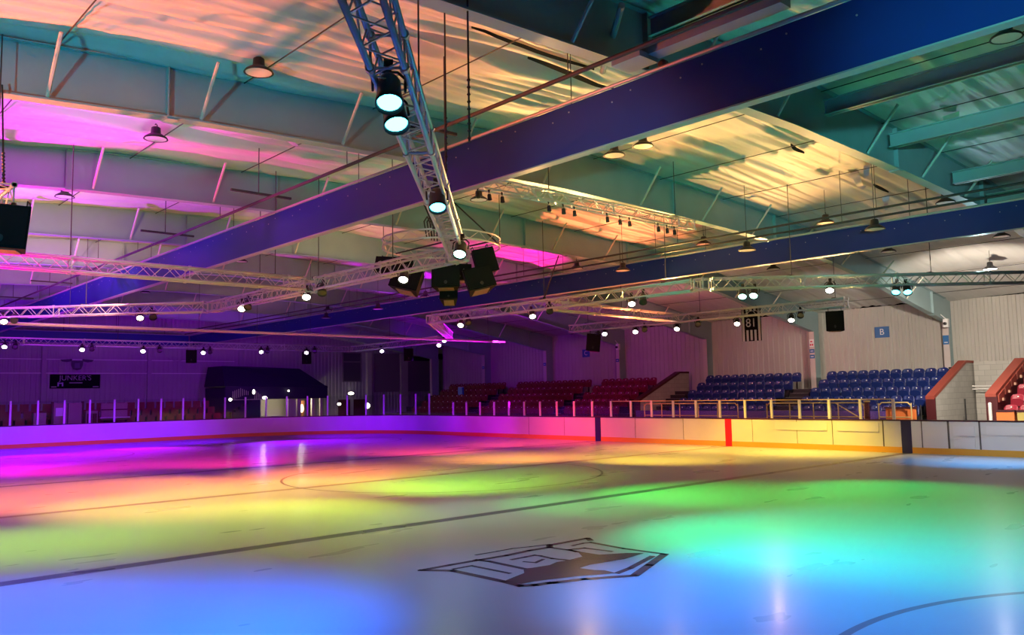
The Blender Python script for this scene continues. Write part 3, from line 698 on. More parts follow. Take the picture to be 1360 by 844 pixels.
RC = (14.8, 19.3)
for loc, rot, sc, lb in (
    ((13.2, 18.7, 5.38), (math.radians(-16), math.radians(14), math.radians(-58)), (1, 1, 1.05), 'left black speaker tilted sideways below the ring'),
    ((14.5, 18.7, 5.55), (math.radians(-8), 0, math.radians(-42)), (.95, 1, 1), 'central black speaker facing the camera below the ring'),
    ((14.75, 18.9, 5.08), (math.radians(-22), 0, math.radians(-42)), (.62, .8, .62), 'small speaker with brown-lit bottom below the central one'),
    ((15.28, 18.25, 5.5), (math.radians(-16), math.radians(-14), math.radians(-22)), (1, 1, 1.1), 'right black speaker tilted outward below the ring'),
    ((15.6, 18.35, 6.1), (math.radians(-6), math.radians(-14), math.radians(-20)), (.78, .8, 1.2), 'tall upright speaker above the right tilted one'),
    ((13.6, 20.2, 6.0), (math.radians(-10), math.radians(6), math.radians(-60)), (.9, .9, .8), 'back left speaker under the ring'),
    ((14.3, 20.6, 6.1), (math.radians(-5), 0, math.radians(-40)), (.85, .9, .8), 'back middle speaker under the ring'),
    ((15.4, 19.3, 5.85), (math.radians(-5), 0, math.radians(-30)), (.9, .9, .8), 'inner speaker just right of the truss corner'),
): put_speaker(loc, rot, sc, lb)
put_speaker((2.46, 12.9, 4.62), (math.radians(-4), math.radians(4), math.radians(-30)), (.78, .6, 1.0), 'tall black speaker hanging at the left edge', None)
for loc, lb in (((7.1, 42.86, 4.45), 'dark hanging speaker left of the crest on the end truss'), ((16.5, 42.5, 4.45), 'dark hanging speaker above kiosk left end'), ((22.8, 42.2, 4.45), 'dark hanging speaker above the kiosk right end'), ((25.45, 36.2, 4.4), 'dark hanging speaker on the returning end truss')):
    put_speaker(loc, (0, 0, math.radians(-20)), (.62, .62, 1.1), lb, 'speakers on the end truss')
put_speaker((27.65, 25.0, 4.45), (0, math.radians(6), math.radians(-60)), (.75, .8, 1.3), 'dark speaker at the left end of the outer right truss', None)
put_speaker((27.65, 13.8, 4.55), (0, 0, math.radians(-65)), (.7, .8, 1.15), 'dark speaker at the right end of the outer right truss', None)
# ring truss
ring = thing('ring_truss', 'round silver truss ring holding the speaker cluster', 'truss', (RC[0], RC[1], 6.55))
n = 32; R0 = 1.72
for dz, rr in ((0, R0), (.24, R0)):
    m = MB(); m.path([(rr * math.cos(2*PI*i/n), rr * math.sin(2*PI*i/n), dz) for i in range(n + 1)], .026, 7); m.build('chord', M_TRUSS, ring)
m = MB()
for i in range(n):
    a0, a1 = 2*PI*i/n, 2*PI*(i+1)/n; m.tube((R0*math.cos(a0), R0*math.sin(a0), 0 if i % 2 else .24), (R0*math.cos(a1), R0*math.sin(a1), .24 if i % 2 else 0), .01, 5)
m.build('lacing', M_TRUSS, ring)
for k in range(4):
    a0 = PI/4 + k * PI/2; MB().tube((R0*math.cos(a0), R0*math.sin(a0), .26), (R0*math.cos(a0), R0*math.sin(a0), 1.55), .012, 5).build('suspension_wire', M_WIRE, ring)
for s in (-1, 1): MB().tube((s*.5, -1.62, .02), (s*.5, 1.62, .02), .024, 7).build('crossbar', M_BLACK, ring)
for i, (a0, z0, b0, lb) in enumerate((((13.55, 18.0, 6.8), 0, (13.25, 18.2, 7.7), 'left black rod above the ring'), ((16.3, 18.5, 6.75), 0, (15.4, 19.4, 8.0), 'slanting black rod right of the ring'), ((19.28, 19.6, 5.4), 0, (20.4, 19.99, 6.98), 'long black slanting rod from right truss to the rafter'), ((19.28, 19.0, 5.3), 0, (19.3, 19.0, 5.32), None))):
    if lb: 
        t = thing('tie_rod', lb, 'rod', a0); MB().tube((0, 0, 0), Vector(b0) - Vector(a0), .022, 6).build('rod', M_BLACK, t); MB().lathe([(.05, -.03), (.05, .03)], 10).build('end_knuckle', M_BLACK, t)
t = thing('cable_bundle', 'black looped cables draped over the left of the ring', 'cable', (13.6, 18.4, 6.8))
for k in range(3): MB().path([(.1*k, 0, -.2), (.1*k - .05, .05, .25), (.1*k + .1, .1, .42), (.1*k + .22, .1, .2), (.1*k + .2, .05, -.25)], .018, 6).build('cable', M_BLACK, t)


# ------------------------------------------------------------------ high bay lamps
def make_bay():
    t = thing('high_bay_lamp', 'x', 'hanging lamp')
    MB().lathe([(.06, .26), (.09, .24), (.10, .12), (.13, .10)], 18).build('driver', M_BLACK, t, True)
    MB().lathe([(.13, .10), (.22, .04), (.245, 0), (.215, 0), (.20, .03), (.12, .09)], 22, cap=False).build('reflector', M_BLACK, t, True)
    MB().lathe([(.001, .012), (.216, .014), (.216, .004), (.001, -.004)], 22).build('diffuser', M_BAYLENS, t)
    MB().path([(0, 0, .26), (.03, 0, .29), (0, 0, .33), (-.02, 0, .30)], .01, 6).build('hook', M_BLACK, t)
    return t
BAY = make_bay(); BAY_USED = [False]
def put_bay(loc, wire, label, group, on=False):
    if BAY_USED[0]: o = copy_tree(BAY)
    else: o = BAY; BAY_USED[0] = True
    o.location = loc; tag(o, label, 'hanging lamp', group)
    if wire > .36: MB().tube((0, 0, .32), (0, 0, wire), .008, 5).build('hanging_wire', M_WIRE, o)
    for ch in o.children:
        if ch.name.startswith('diffuser') and on:
            ch.data = ch.data.copy(); ch.data.materials[0] = M_BAYLENS_ON
    return o
for loc, on, lb in (
    ((6.0, 12.76, 7.66), 0, 'round lamp on the orange lining, above the broad blue-teal rafter'),
    ((5.96, 17.45, 7.66), 0, 'round lamp on the pink lining below the broad blue-teal rafter'),
    ((5.88, 23.97, 7.66), 0, 'round lamp on the purple lining at left'),
    ((14.35, 31.89, 7.75), 0, 'round lamp below the blue beam, just above the pale truss'),
    ((14.36, 38.31, 7.75), 0, 'round lamp half behind the pale left truss'),
    ((14.64, 43.9, 7.75), 0, 'small round lamp under the pale left truss'),
    ((13.85, 11.78, 7.45), 0, 'round lamp hanging before the teal rafter right of the blue beam'),
    ((14.61, 11.58, 7.75), 0, 'round lamp on the yellow lining next to the blue beam'),
    ((14.34, 17.02, 7.5), 0, 'pale round lamp right of the diagonal truss above the speakers'),
    ((14.71, 16.0, 7.75), 0, 'dark round lamp above the left end of the high truss'),
    ((14.53, 4.16, 7.75), 0, 'round lamp at the top right corner'),
    ((22.54, 11.37, 6.95), 0, 'round lamp just above the further blue beam at the yellow lining end'),
    ((22.56, 15.54, 6.95), 0, 'round lamp above the further blue beam, beside the high truss end'),
    ((22.98, 21.57, 6.95), 0, 'round lamp above the further blue beam over the red lining'),
    ((22.57, 8.13, 6.95), 0, 'round lamp near the right rafter above the blue beam'),
    ((21.43, 29.12, 6.5), 0, 'pale round lamp left of brown-lit speaker'),
    ((20.43, 9.04, 6.15), 1, 'round lamp on a long wire before the blue beam, right one'),
    ((20.54, 12.72, 6.15), 1, 'round lamp on a long wire before the blue beam, middle one'),
    ((20.66, 17.36, 6.15), 1, 'round lamp on a long wire before the blue beam, left one'),
    ((21.99, 25.2, 6.15), 1, 'pale round lamp low beside the right speaker'),
    ((20.63, 31.62, 6.15), 1, 'small pale lamp before the purple stretch of blue beam, right'),
    ((20.85, 36.6, 6.15), 1, 'small pale lamp before the purple stretch of blue beam, left'),
    ((22.02, 38.5, 6.75), 0, 'small dark lamp above the purple stretch of blue beam'),
    ((31.59, 10.07, 6.25), 2, 'brightly lit round lamp above the truss at right edge'),
    ((27.21, 8.31, 6.62), 0, 'dark round lamp under the brown lining at right edge'),
    ((27.13, 11.61, 6.62), 0, 'dark round lamp under the brown lining right of the rafter'),
    ((27.48, 15.96, 6.62), 0, 'dark round lamp under the brown lining left of the rafter'),
):
    put_bay(loc, max(.3, roofz(loc[0]) + .05 - loc[2]), lb, "high bay lamps", on == 2)


# ------------------------------------------------------------------ rink boards
def ring_strip(x0, x1, y0, y1, r, off_in, off_out, z0, z1, n=14):
    a = rounded(x0 - off_in, x1 + off_in, y0 - off_in, y1 + off_in, r + off_in, n); b = rounded(x0 - off_out, x1 + off_out, y0 - off_out, y1 + off_out, r + off_out, n)
    N = len(a); vs = [(x, y, z0) for x, y in a] + [(x, y, z1) for x, y in a] + [(x, y, z0) for x, y in b] + [(x, y, z1) for x, y in b]
    fs = []
    for i in range(N):
        j = (i + 1) % N
        fs += [(i, j, N + j, N + i), (2*N + j, 2*N + i, 3*N + i, 3*N + j), (N + i, N + j, 3*N + j, 3*N + i), (j, i, 2*N + i, 2*N + j)]
    return MB().add(vs, fs)
bd = thing('rink_boards', 'white rink barrier running round the ice with kick strip and dark cap', 'rink boards', (0, 0, 0))
ring_strip(XL, XR, YN, YE, CR, .0, .12, 0, HB - .03).build('facing', M_BOARD, bd)
ring_strip(XL, XR, YN, YE, CR, -.012, .0, .0, .20).build('kick_strip', M_KICK, bd)
ring_strip(XL, XR, YN, YE, CR, -.015, .16, HB - .03, HB + .015).build('cap_rail', M_CAP, bd)
for yy, mm_, nm, hw in ((YC - 7.03, M_NAVYP, 'blue_mark', .17), (YC, M_REDP, 'red_mark', .15), (YC + 7.03, M_NAVYP, 'blue_mark', .17)):
    for X, s in ((XR, -1), (XL, 1)):
        MB().box((X - .016 if s < 0 else X, yy - hw, 0), (X if s < 0 else X + .016, yy + hw, HB - .03)).build(nm, mm_, bd)
for yy, hw in ((13.05, .02), (14.9, .012), (10.9, .03), (9.95, .025), (11.75, .015), (16.3, .008), (18.2, .006), (21.5, .008), (24.1, .008), (28.5, .006), (31, .006)):
    MB().box((XR - .008, yy - hw, .2), (XR, yy + hw, HB - .03)).build('panel_seam', M_SEAM, bd)
M_BPANEL = mat('board_panel', (.86, .86, .86), .35)
for ya, yb, za, zb in ((10.1, 10.75, .62, .93), (10.1, 10.75, .22, .55), (8.6, 9.75, .66, .95), (7.0, 8.45, .66, .95), (13.2, 14.7, .7, 1.0), (15.1, 17.2, .7, 1.0)):
    MB().box((XR - .02, ya, za), (XR - .0, yb, zb)).build('panel_plate', M_BPANEL, bd)
# protective glass
def glass_material():
    m = bpy.data.materials.new('screen_glass'); m.use_nodes = True; nt = m.node_tree; b = nt.nodes['Principled BSDF']; out = nt.nodes['Material Output']
    tr = nt.nodes.new('ShaderNodeBsdfTransparent'); tr.inputs['Color'].default_value = (.94, .95, .95, 1); gl = nt.nodes.new('ShaderNodeBsdfGlossy'); gl.inputs['Roughness'].default_value = .03
    gl.inputs['Color'].default_value = (.9, .9, .9, 1); mx = nt.nodes.new('ShaderNodeMixShader'); mx.inputs[0].default_value = .025
    nt.links.new(tr.outputs[0], mx.inputs[1]); nt.links.new(gl.outputs[0], mx.inputs[2]); nt.links.new(mx.outputs[0], out.inputs[0]); nt.nodes.remove(b)
    return m
M_GLASS = glass_material()
path = []
o_ = .07
for i in range(int((YE - CR - 8) / 1.17)): path.append((XR + o_, 8 + 1.17 * i))
pr = [p for p in rounded(XL - o_, XR + o_, YN - o_, YE + o_, CR + o_, 11)]
arc = pr[12:24]
path = path + arc[0::1]
x = XR - CR - 1.23
while x > 4: path.append((x, YE + o_)); x -= 1.23
for i, (a, b) in enumerate(zip(path, path[1:])):
    right = a[0] > XR - .2 and a[1] < 39
    if a[1] < 12.2: continue
    H = 1.83 if right else 2.34
    if not right and a[0] > XR - CR + .0: H = 2.34
    gp = thing('glass_panel', ('clear screen panel with pale post above right boards, %s from the near end of the row in view' % ORD[i - 4]) if right else ('clear screen panel with pale post round the far end, %s from the right boards' % ORD[(i - 26) % 40]), 'screen panel', (a[0], a[1], HB + .015), 'screen panels on the boards')
    d = Vector((b[0] - a[0], b[1] - a[1], 0)); L_ = d.length; ang = math.atan2(d.y, d.x); gp.rotation_euler = (0, 0, ang)
    MB().box((.03, -.006, .02), (L_ - .03, .006, H - HB - .03)).build('pane', M_GLASS, gp)
    MB().box((-.045, -.03, 0), (.045, .03, H - HB)).build('post', M_POST, gp)
    if right and a[1] < 25: MB().box((.0, -.02, H - HB - .03), (L_, .02, H - HB)).build('top_rail', M_YELLOW, gp)

# ------------------------------------------------------------------ walls
def corr_wall(axis, c, a, b, z0, ztop, pitch=.30, dep=.035, flip=1):
    m = MB(); pts = []; y = a
    while y < b - 1e-6:
        for dy, o in ((0, 0), (.42, 0), (.5, 1), (.92, 1)):
            yy = y + dy * pitch
            if yy <= b: pts.append((yy, c + flip * dep * o))
        y += pitch
    pts.append((b, c)); n = len(pts)
    zt = ztop if callable(ztop) else (lambda s: ztop)
    if axis == 0: vs = [(o, yy, z0) for yy, o in pts] + [(o, yy, zt(yy)) for yy, o in pts] + [(c + .1, a, z0), (c + .1, b, z0), (c + .1, b, zt(b)), (c + .1, a, zt(a))]
    else: vs = [(yy, o, z0) for yy, o in pts] + [(yy, o, zt(yy)) for yy, o in pts] + [(a, c + .1, z0), (b, c + .1, z0), (b, c + .1, zt(b)), (a, c + .1, zt(a))]
    m.add(vs, [(i, i + 1, n + i + 1, n + i) for i in range(n - 1)] + [(2*n, 2*n+1, 2*n+2, 2*n+3)])
    return m
def wall_material(name, c1, c2):
    m = bpy.data.materials.new(name); m.use_nodes = True; nt = m.node_tree; L = nt.links; b = nt.nodes['Principled BSDF']
    tc = nt.nodes.new('ShaderNodeTexCoord'); n = nt.nodes.new('ShaderNodeTexNoise'); n.inputs['Scale'].default_value = .7; n.inputs['Detail'].default_value = 9
    L.new(tc.outputs['Object'], n.inputs['Vector'])
    mx = nt.nodes.new('ShaderNodeMix'); mx.data_type = 'RGBA'; mx.inputs['A'].default_value = (*c1, 1); mx.inputs['B'].default_value = (*c2, 1)
    L.new(n.outputs['Fac'], mx.inputs['Factor']); L.new(mx.outputs['Result'], b.inputs['Base Color']); b.inputs['Roughness'].default_value = .6
    return m
M_WALL = wall_material('cladding', (.46, .43, .39), (.58, .55, .50))
M_EWALL = wall_material('end_cladding', (.36, .34, .35), (.46, .44, .45))
tag(corr_wall(0, WALL_R, -8, 49.8, 0, 5.95, flip=-1).build('wall_right', M_WALL), 'pale corrugated cladding wall behind the right seats', None, kind='structure')
tag(corr_wall(1, WALL_E, WALL_L, 46, 0, lambda x: roofz(x) + .2, .3, .03, -1).build('wall_end', M_EWALL), 'purple-lit cladding wall at the far end', None, kind='structure')
tag(MB().box((WALL_L - .1, WALL_B, 0), (WALL_L, WALL_E, 5.9)).build('wall_left', M_WALL), kind='structure')
tag(MB().box((WALL_L, WALL_B - .1, 0), (WALL_R, WALL_B, 8.2)).build('wall_back', M_WALL), kind='structure')
tag(MB().box((38.3, 49.8, 0), (46, 49.95, 5.9)).build('wall_return', M_EWALL), kind='structure')
tag(MB().box((46, 49.8, 0), (46.1, WALL_E, 5.9)).build('wall_foyer', M_EWALL), kind='structure')
tag(MB().box((38.3, 49.8, 5.75), (46.1, WALL_E, 5.9)).build('ceiling_foyer', M_EWALL), kind='structure')
for i, xx in enumerate((13.0, 19.2, 25.4)):
    tag(MB().box((xx - .12, WALL_E - .16, 0), (xx + .12, WALL_E - .04, roofz(xx))).build('trim_%d' % i, M_EWALL), kind='structure')
for i, zz in enumerate((4.0, 4.85)):
    tag(MB().box((10, WALL_E - .07, zz), (25, WALL_E - .035, zz + .05)).build('trim_%d' % (i + 4), M_POST), kind='structure')
for i, zz in enumerate((3.9, 4.9)):
    tag(MB().box((WALL_R - .05, -8, zz), (WALL_R - .036, 49.5, zz + .035)).build('trim_%d' % (i + 8), M_WALL), kind='structure')

# ------------------------------------------------------------------ right stand
N_ROW, RISE, DEP, X0, Z0 = 5, .37, .80, 32.9, .75
def tier_prof():
    p = [(X0, 0), (X0, Z0)]
    for r in range(N_ROW):
        p.append((X0 + DEP * (r + 1), Z0 + RISE * r))
        if r < N_ROW - 1: p.append((X0 + DEP * (r + 1), Z0 + RISE * (r + 1)))
    p += [(X0 + DEP * N_ROW + .8, Z0 + RISE * (N_ROW - 1)), (X0 + DEP * N_ROW + .8, 0)]
    return p
for i, (a, b) in enumerate(((13.08, 26.85), (27.2, 49.3), (2.0, 10.55))):
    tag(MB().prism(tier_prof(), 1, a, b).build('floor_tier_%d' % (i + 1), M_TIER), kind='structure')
tag(MB().box((XR + .2, 2, -.06), (X0 - .02, 49.5, .45)).build('floor_walkway', M_CONC), kind='structure')
def make_seat(name, mat_, with_disc):
    t = thing(name, 'x', 'seat')
    nu, nv = 6, 7; vs = []
    for side in (0, 1):
        for j in range(nv + 1):
            v = j / nv
            for i in range(nu + 1):
                u = (i / nu - .5) * 2
                hw = .232 * (1 - .34 * max(0, (v - .66) / .34) ** 3.2)
                zz = .36 + .43 * v - .02 * u * u * (v > .8)
                xx = .12 + .10 * v - .06 * u * u + (.035 if side else 0)
                vs.append((xx, u * hw, zz))
    n1 = (nu + 1) * (nv + 1); q = lambda s, j, i: s * n1 + j * (nu + 1) + i
    fs = []
    for j in range(nv):
        for i in range(nu):
            fs += [(q(0, j, i), q(0, j, i+1), q(0, j+1, i+1), q(0, j+1, i)), (q(1, j, i), q(1, j+1, i), q(1, j+1, i+1), q(1, j, i+1))]
    for j in range(nv): fs += [(q(0, j, 0), q(0, j+1, 0), q(1, j+1, 0), q(1, j, 0)), (q(0, j, nu), q(1, j, nu), q(1, j+1, nu), q(0, j+1, nu))]
    for i in range(nu): fs += [(q(0, nv, i), q(0, nv, i+1), q(1, nv, i+1), q(1, nv, i)), (q(0, 0, i), q(1, 0, i), q(1, 0, i+1), q(0, 0, i+1))]
    MB().add(vs, fs).build('backrest', mat_, t, True)
    rot = Matrix.Translation((.06, 0, .38)) @ Matrix.Rotation(math.radians(-72), 4, 'Y')
    pan = MB(); 
    pan.prism([(.0, -.20), (.22, -.20), (.28, -.12), (.28, .12), (.22, .20), (.0, .20)], 2, 0, .045); pan.v = [tuple(Matrix.Translation((.10, 0, .36)) @ Matrix.Rotation(math.radians(-105), 4, 'Y') @ Vector(v)) for v in pan.v]
    pan.build('seat_pan', mat_, t)
    MB().box((.08, -.03, 0), (.15, .03, .42)).build('pedestal', M_BLACK, t)
    if with_disc: MB().lathe([(.026, 0), (.026, .012)], 10, Matrix.Translation((.188, 0, .70)) @ Matrix.Rotation(-PI/2, 4, 'Y')).build('pale_disc', M_DISC, t)  # small pale disc high on the backrest
    return t
ROWN = ['front row', 'second row', 'third row', 'fourth row', 'top row']
def block(proto, y0, n, rows, pitch, colname, where, group, skip=None):
    used = False
    for r in rows:
        for k in range(n):
            if skip and skip(r, k): continue
            o = copy_tree(proto) if (used or proto.get('used')) else proto
            proto['used'] = 1
            used = True
            o.location = (X0 + DEP * r + .45, y0 + k * pitch, Z0 + RISE * r)
            tag(o, '%s seat, %s, %s place %s' % (colname, ROWN[r], ORD[k], where), 'seat', group)
BS = make_seat('stadium_seat', M_BLUESEAT, True); RS = make_seat('stadium_seat', M_REDSEAT, True); PS = make_seat('stadium_seat', M_PINKSEAT, True)
block(BS, 13.75, 11, range(5), .485, 'navy blue tip-up', 'from the concrete wall below the B sign', 'blue seats under the B sign')
block(BS, 20.35, 11, range(5), .485, 'navy blue tip-up', 'beyond the aisle, left of the B block', 'blue seats below the 81 banner', skip=lambda r, k: k > 11 - (1 if r > 2 else 0))
block(RS, 28.9, 8, range(5), .5, 'dark red tip-up', 'behind the sloping concrete wall', 'red seats behind the concrete wall', skip=lambda r, k: False)
block(RS, 33.7, 13, range(5), .5, 'dark red tip-up', 'in the red block under the C sign', 'red seats under the C sign')
block(RS, 41.3, 12, range(5), .5, 'dark red tip-up', 'in the furthest red block', 'red seats in the furthest block')
block(PS, 7.32, 7, range(5), .5, 'bright crimson tip-up', 'in the block right of the stairs', 'crimson seats at the right edge')
for b_ in (BS, RS, PS):
    if 'used' in b_: del b_['used']
for o in list(COL.objects):
    if 'used' in o: del o['used']
# front panels and rails
tag(MB().box((32.55, 13.4, .45), (32.62, 26.8, 1.32)).build('wall_front_panel', M_BLUEPANEL), 'low blue-purple panel wall in front of blue seats', None, kind='structure')
tag(MB().box((32.55, 28, .45), (32.62, 49, 1.1)).build('wall_front_dark', M_MAROON), kind='structure')
def barrier(y0, y1, lb):
    t = thing('barrier_rail', lb, 'barrier', (31.5, y0, .45), 'yellow barriers behind the boards'); L_ = y1 - y0; n = max(2, int(round(L_ / 1.0)))
    MB().path([(0, .0, .55), (0, 0, 1.1), (0, .12, 1.22), (0, L_ - .12, 1.22), (0, L_, 1.1), (0, L_, .55)], .025, 8).build('top_rail', M_YELLOW, t)
    MB().tube((0, 0, .68), (0, L_, .68), .02, 8).build('mid_rail', M_YELLOW, t)
    for k in range(n + 1):
        y = L_ * k / n
        MB().tube((0, y, 0), (0, y, 1.2), .024, 8).build('post', M_YELLOW, t); MB().lathe([(.07, 0), (.07, .04), (.03, .06)], 10, Matrix.Translation((0, y, 0))).build('foot', M_YELLOW, t)
    return t
barrier(20.3, 25.4, 'yellow tube barrier left of the red board mark, behind the glass')
barrier(14.75, 18.9, 'yellow tube barrier in front of the B block seats')
barrier(13.0, 14.2, 'short yellow barrier round the orange panel')
t = thing('ramp_rail', 'sloping yellow handrail in front of the blue seats', 'handrail', (32.1, 15.0, .45))
MB().path([(0, 1.6, 1.2), (0, 1.2, 1.2), (0, .1, .55)], .022, 8).build('rail', M_YELLOW, t); MB().tube((0, .1, 0), (0, .1, .55), .022, 8).build('post', M_YELLOW, t); MB().tube((0, 1.4, 0), (0, 1.4, 1.2), .022, 8).build('post', M_YELLOW, t)
t = thing('orange_barrier', 'orange upright panel behind short yellow barrier', 'panel', (31.9, 13.55, .45))
MB().box((-.04, -.55, 0), (.04, .55, 1.0)).build('board', M_ORANGE, t); MB().box((-.06, -.58, .98), (.06, .58, 1.05)).build('edge_cap', M_CAP, t)
t = thing('gate_post', 'dark maroon post between yellow barriers', 'post', (31.2, 14.5, .45)); MB().box((-.07, -.07, 0), (.07, .07, 1.25)).build('shaft', M_MAROON, t); MB().box((-.09, -.09, 1.25), (.09, .09, 1.3)).build('cap', M_YELLOW, t)
for i, (yy, mm, lb) in enumerate(((10.15, M_ORANGE, 'orange-brown padded box below the crimson seats, beside the stair wall'), (9.5, mat('panel_olive', (.45, .36, .10), .5), 'olive yellow padded box below the crimson seats'), (8.85, mat('panel_tan', (.50, .24, .08), .5), 'tan padded box at the picture edge below crimson seats'))):
    t = thing('padded_box', lb, 'box', (32.5, yy, .45), 'padded boxes before the crimson seats'); MB().box((-.2, -.28, 0), (.2, .28, .86)).build('body', mm, t); MB().box((-.22, -.3, .86), (.22, .3, .92)).build('lid', M_CAP, t)
t = thing('passage_post', 'pale grey post at the foot of the stair wall', 'post', (32.7, 10.75, .45)); MB().tube((0, 0, 0), (0, 0, 1.15), .06, 10).build('shaft', M_POST, t); MB().lathe([(.06, 0), (.03, .04)], 10, Matrix.Translation((0, 0, 1.15))).build('cap', M_POST, t)
# aisle stairs with dark treads
def aisle(y0, w, lb):
    t = thing('aisle_steps', lb, 'stairs', (X0, y0, 0))
    for r in range(N_ROW * 2 - 2):
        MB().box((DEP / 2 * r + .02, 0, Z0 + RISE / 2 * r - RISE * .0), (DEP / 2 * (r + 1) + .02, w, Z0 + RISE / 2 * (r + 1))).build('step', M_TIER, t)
        if r < 9: MB().box((DEP / 2 * r + .01, .02, Z0 + RISE / 2 * (r + 1)), (DEP / 2 * r + .07, w - .02, Z0 + RISE / 2 * (r + 1) + .008)).build('nosing', M_BLOCKP, t)
aisle(19.05, .95, 'dark aisle steps between two blue seat blocks'); aisle(25.85, .9, 'dark aisle steps beside the far concrete wall'); aisle(32.75, .7, 'dark aisle steps up through the red seats'); aisle(40.15, .85, 'dark aisle steps in the furthest red seats')

# vomitory walls with sloped copings
def block_material():
    m = bpy.data.materials.new('blockwork'); m.use_nodes = True; nt = m.node_tree; L = nt.links; b = nt.nodes['Principled BSDF']
    tc = nt.nodes.new('ShaderNodeTexCoord'); sp = nt.nodes.new('ShaderNodeSeparateXYZ'); cb = nt.nodes.new('ShaderNodeCombineXYZ'); ad = nt.nodes.new('ShaderNodeMath'); ad.operation = 'ADD'
    L.new(tc.outputs['Object'], sp.inputs[0]); L.new(sp.outputs['X'], ad.inputs[0]); L.new(sp.outputs['Y'], ad.inputs[1]); L.new(ad.outputs[0], cb.inputs[0]); L.new(sp.outputs['Z'], cb.inputs[1])
    br = nt.nodes.new('ShaderNodeTexBrick'); br.inputs['Scale'].default_value = 1; br.inputs['Brick Width'].default_value = .45; br.inputs['Row Height'].default_value = .22; br.inputs['Mortar Size'].default_value = .008
    br.inputs['Color1'].default_value = (.42, .40, .36, 1); br.inputs['Color2'].default_value = (.48, .46, .42, 1); br.inputs['Mortar'].default_value = (.32, .31, .28, 1)
    L.new(cb.outputs[0], br.inputs['Vector']); L.new(br.outputs['Color'], b.inputs['Base Color']); b.inputs['Roughness'].default_value = .8
    return m
M_BLOCK = block_material()
def side_wall(y0, y1, lb, xa=33.0, xb=36.4, za=1.88, zb=3.27, front=M_MAROON, face=M_BLOCK, name='stand_wall', xe=37.2, cope=M_COPE):
    t = thing(name, lb, 'wall', (0, 0, 0), None, 'thing')
    MB().prism([(xa, .0), (xe, 0), (xe, zb - .1), (xb, zb - .1), (xa, za - .1)], 1, y0, y1).build('masonry', face, t)
    MB().box((xa - .06, y0 - .04, 0), (xa, y1 + .04, za - .08)).build('end_board', front, t)
    MB().prism([(xa - .08, za - .12), (xb, zb - .1), (xe, zb - .1), (xe, zb), (xb - .02, zb), (xa - .08, za)], 1, y0 - .02, y1 + .04).build('coping', cope, t)
    return t
side_wall(12.74, 13.0, 'grey block wall with sloping red coping beside the blue seats')
side_wall(26.9, 27.16, 'dim block wall with sloping dark coping left of blue seats', za=1.86, zb=3.27, xa=33.0, cope=M_MAROON)
t = side_wall(10.62, 10.92, 'maroon stair wall with stepped red coping beside the crimson seats', za=1.95, zb=3.28, face=M_MAROON)
for k in range(5):
    x = 33.1 + k * .7; z = 1.95 + 1.33 * (x - 33.0) / 3.4
    MB().prism([(x, z - .36), (x + .55, z - .36 + .1), (x + .62, z + .14), (x, z - .1)], 1, 10.56, 10.62).build('stepped_edge', M_COPE, t)
    MB().box((x + .3, 10.50, z - .30), (x + .46, 10.56, z - .2)).build('step_highlight', mat('step_tan', (.45, .25, .17)), t)  # tan blocks paint the highlights on the coping teeth
tag(MB().box((37.0, 10.92, 0), (37.2, 12.66, 3.22)).build('wall_vomitory', M_BLOCK), 'grey block wall at the back of the entrance passage', None, kind='structure')
t = thing('passage_door', 'dark maroon door in the passage right of the block wall', 'door', (36.9, 11.3, 0)); MB().box((0, -.35, .3), (.06, .35, 2.1)).build('leaf', M_MAROON, t); MB().box((-.02, -.1, 1.45), (0, .15, 1.85)).build('notice', M_WHITE, t); MB().box((-.03, .2, 1.1), (0, .28, 1.25)).build('handle', M_BEAMTRIM, t)
t = thing('passage_rail', 'pale double handrail across the passage in front of block wall', 'handrail', (36.5, 11.0, 2.1)); MB().tube((0, 0, .12), (0, 1.6, .12), .025, 8).build('upper_rail', M_POST, t); MB().tube((0, 0, 0), (0, 1.6, 0), .025, 8).build('lower_rail', M_POST, t)
t = thing('bollard', 'thin dark upright post standing before the block wall', 'post', (34.2, 12.1, .4)); MB().tube((0, 0, 0), (0, 0, 1.35), .03, 8).build('shaft', M_BLACK, t); MB().lathe([(.1, 0), (.1, .03), (.04, .05)], 12).build('foot', M_BLACK, t)
for i, (yy, hh) in enumerate(((13.35, 1.0), (13.18, 1.0))):
    t = thing('stair_post', 'dark handrail post beside red coping, %s from the wall' % ORD[i], 'post', (32.8, yy, .45)); MB().tube((0, 0, 0), (0, 0, hh + .1), .03, 8).build('shaft', M_BLACK, t); MB().lathe([(.06, 0), (.06, .03)], 10).build('foot', M_BLACK, t)
t = thing('row_marker', 'small dark box with white panel at the top of the blue seats', 'sign', (36.6, 13.3, 2.6)); MB().box((-.1, -.16, 0), (.1, .16, .42)).build('box', M_BLACK, t); MB().box((-.115, -.12, .22), (-.1, .12, .34)).build('panel', M_WHITE, t)

# ------------------------------------------------------------------ signs
def text(parent, s, size, loc, rot, m, name='lettering', align='CENTER'):
    c = bpy.data.curves.new(name, 'FONT'); c.body = s; c.size = size; c.align_x = align; c.align_y = 'CENTER'; c.extrude = .004; c.materials.append(m)
    co = bpy.data.objects.new(name, c); me = bpy.data.meshes.new_from_object(co); bpy.data.objects.remove(co)
    o = bpy.data.objects.new(name, me); COL.objects.link(o); o.parent = parent; o.location = loc; o.rotation_euler = rot; return o
ROT_R = (PI/2, 0, -PI/2)      # faces -X
ROT_E = (PI/2, 0, 0)          # faces -Y
def plate_sign(s, y, z, w, h, lb, x=WALL_R - .07, size=.4):
    t = thing('letter_sign', lb, 'sign', (x, y, z)); MB().box((0, -w/2, -h/2), (.03, w/2, h/2)).build('plate', M_SIGNBLUE, t)
    text(t, s, size, (-.006, 0, 0), ROT_R, M_WHITE); return t
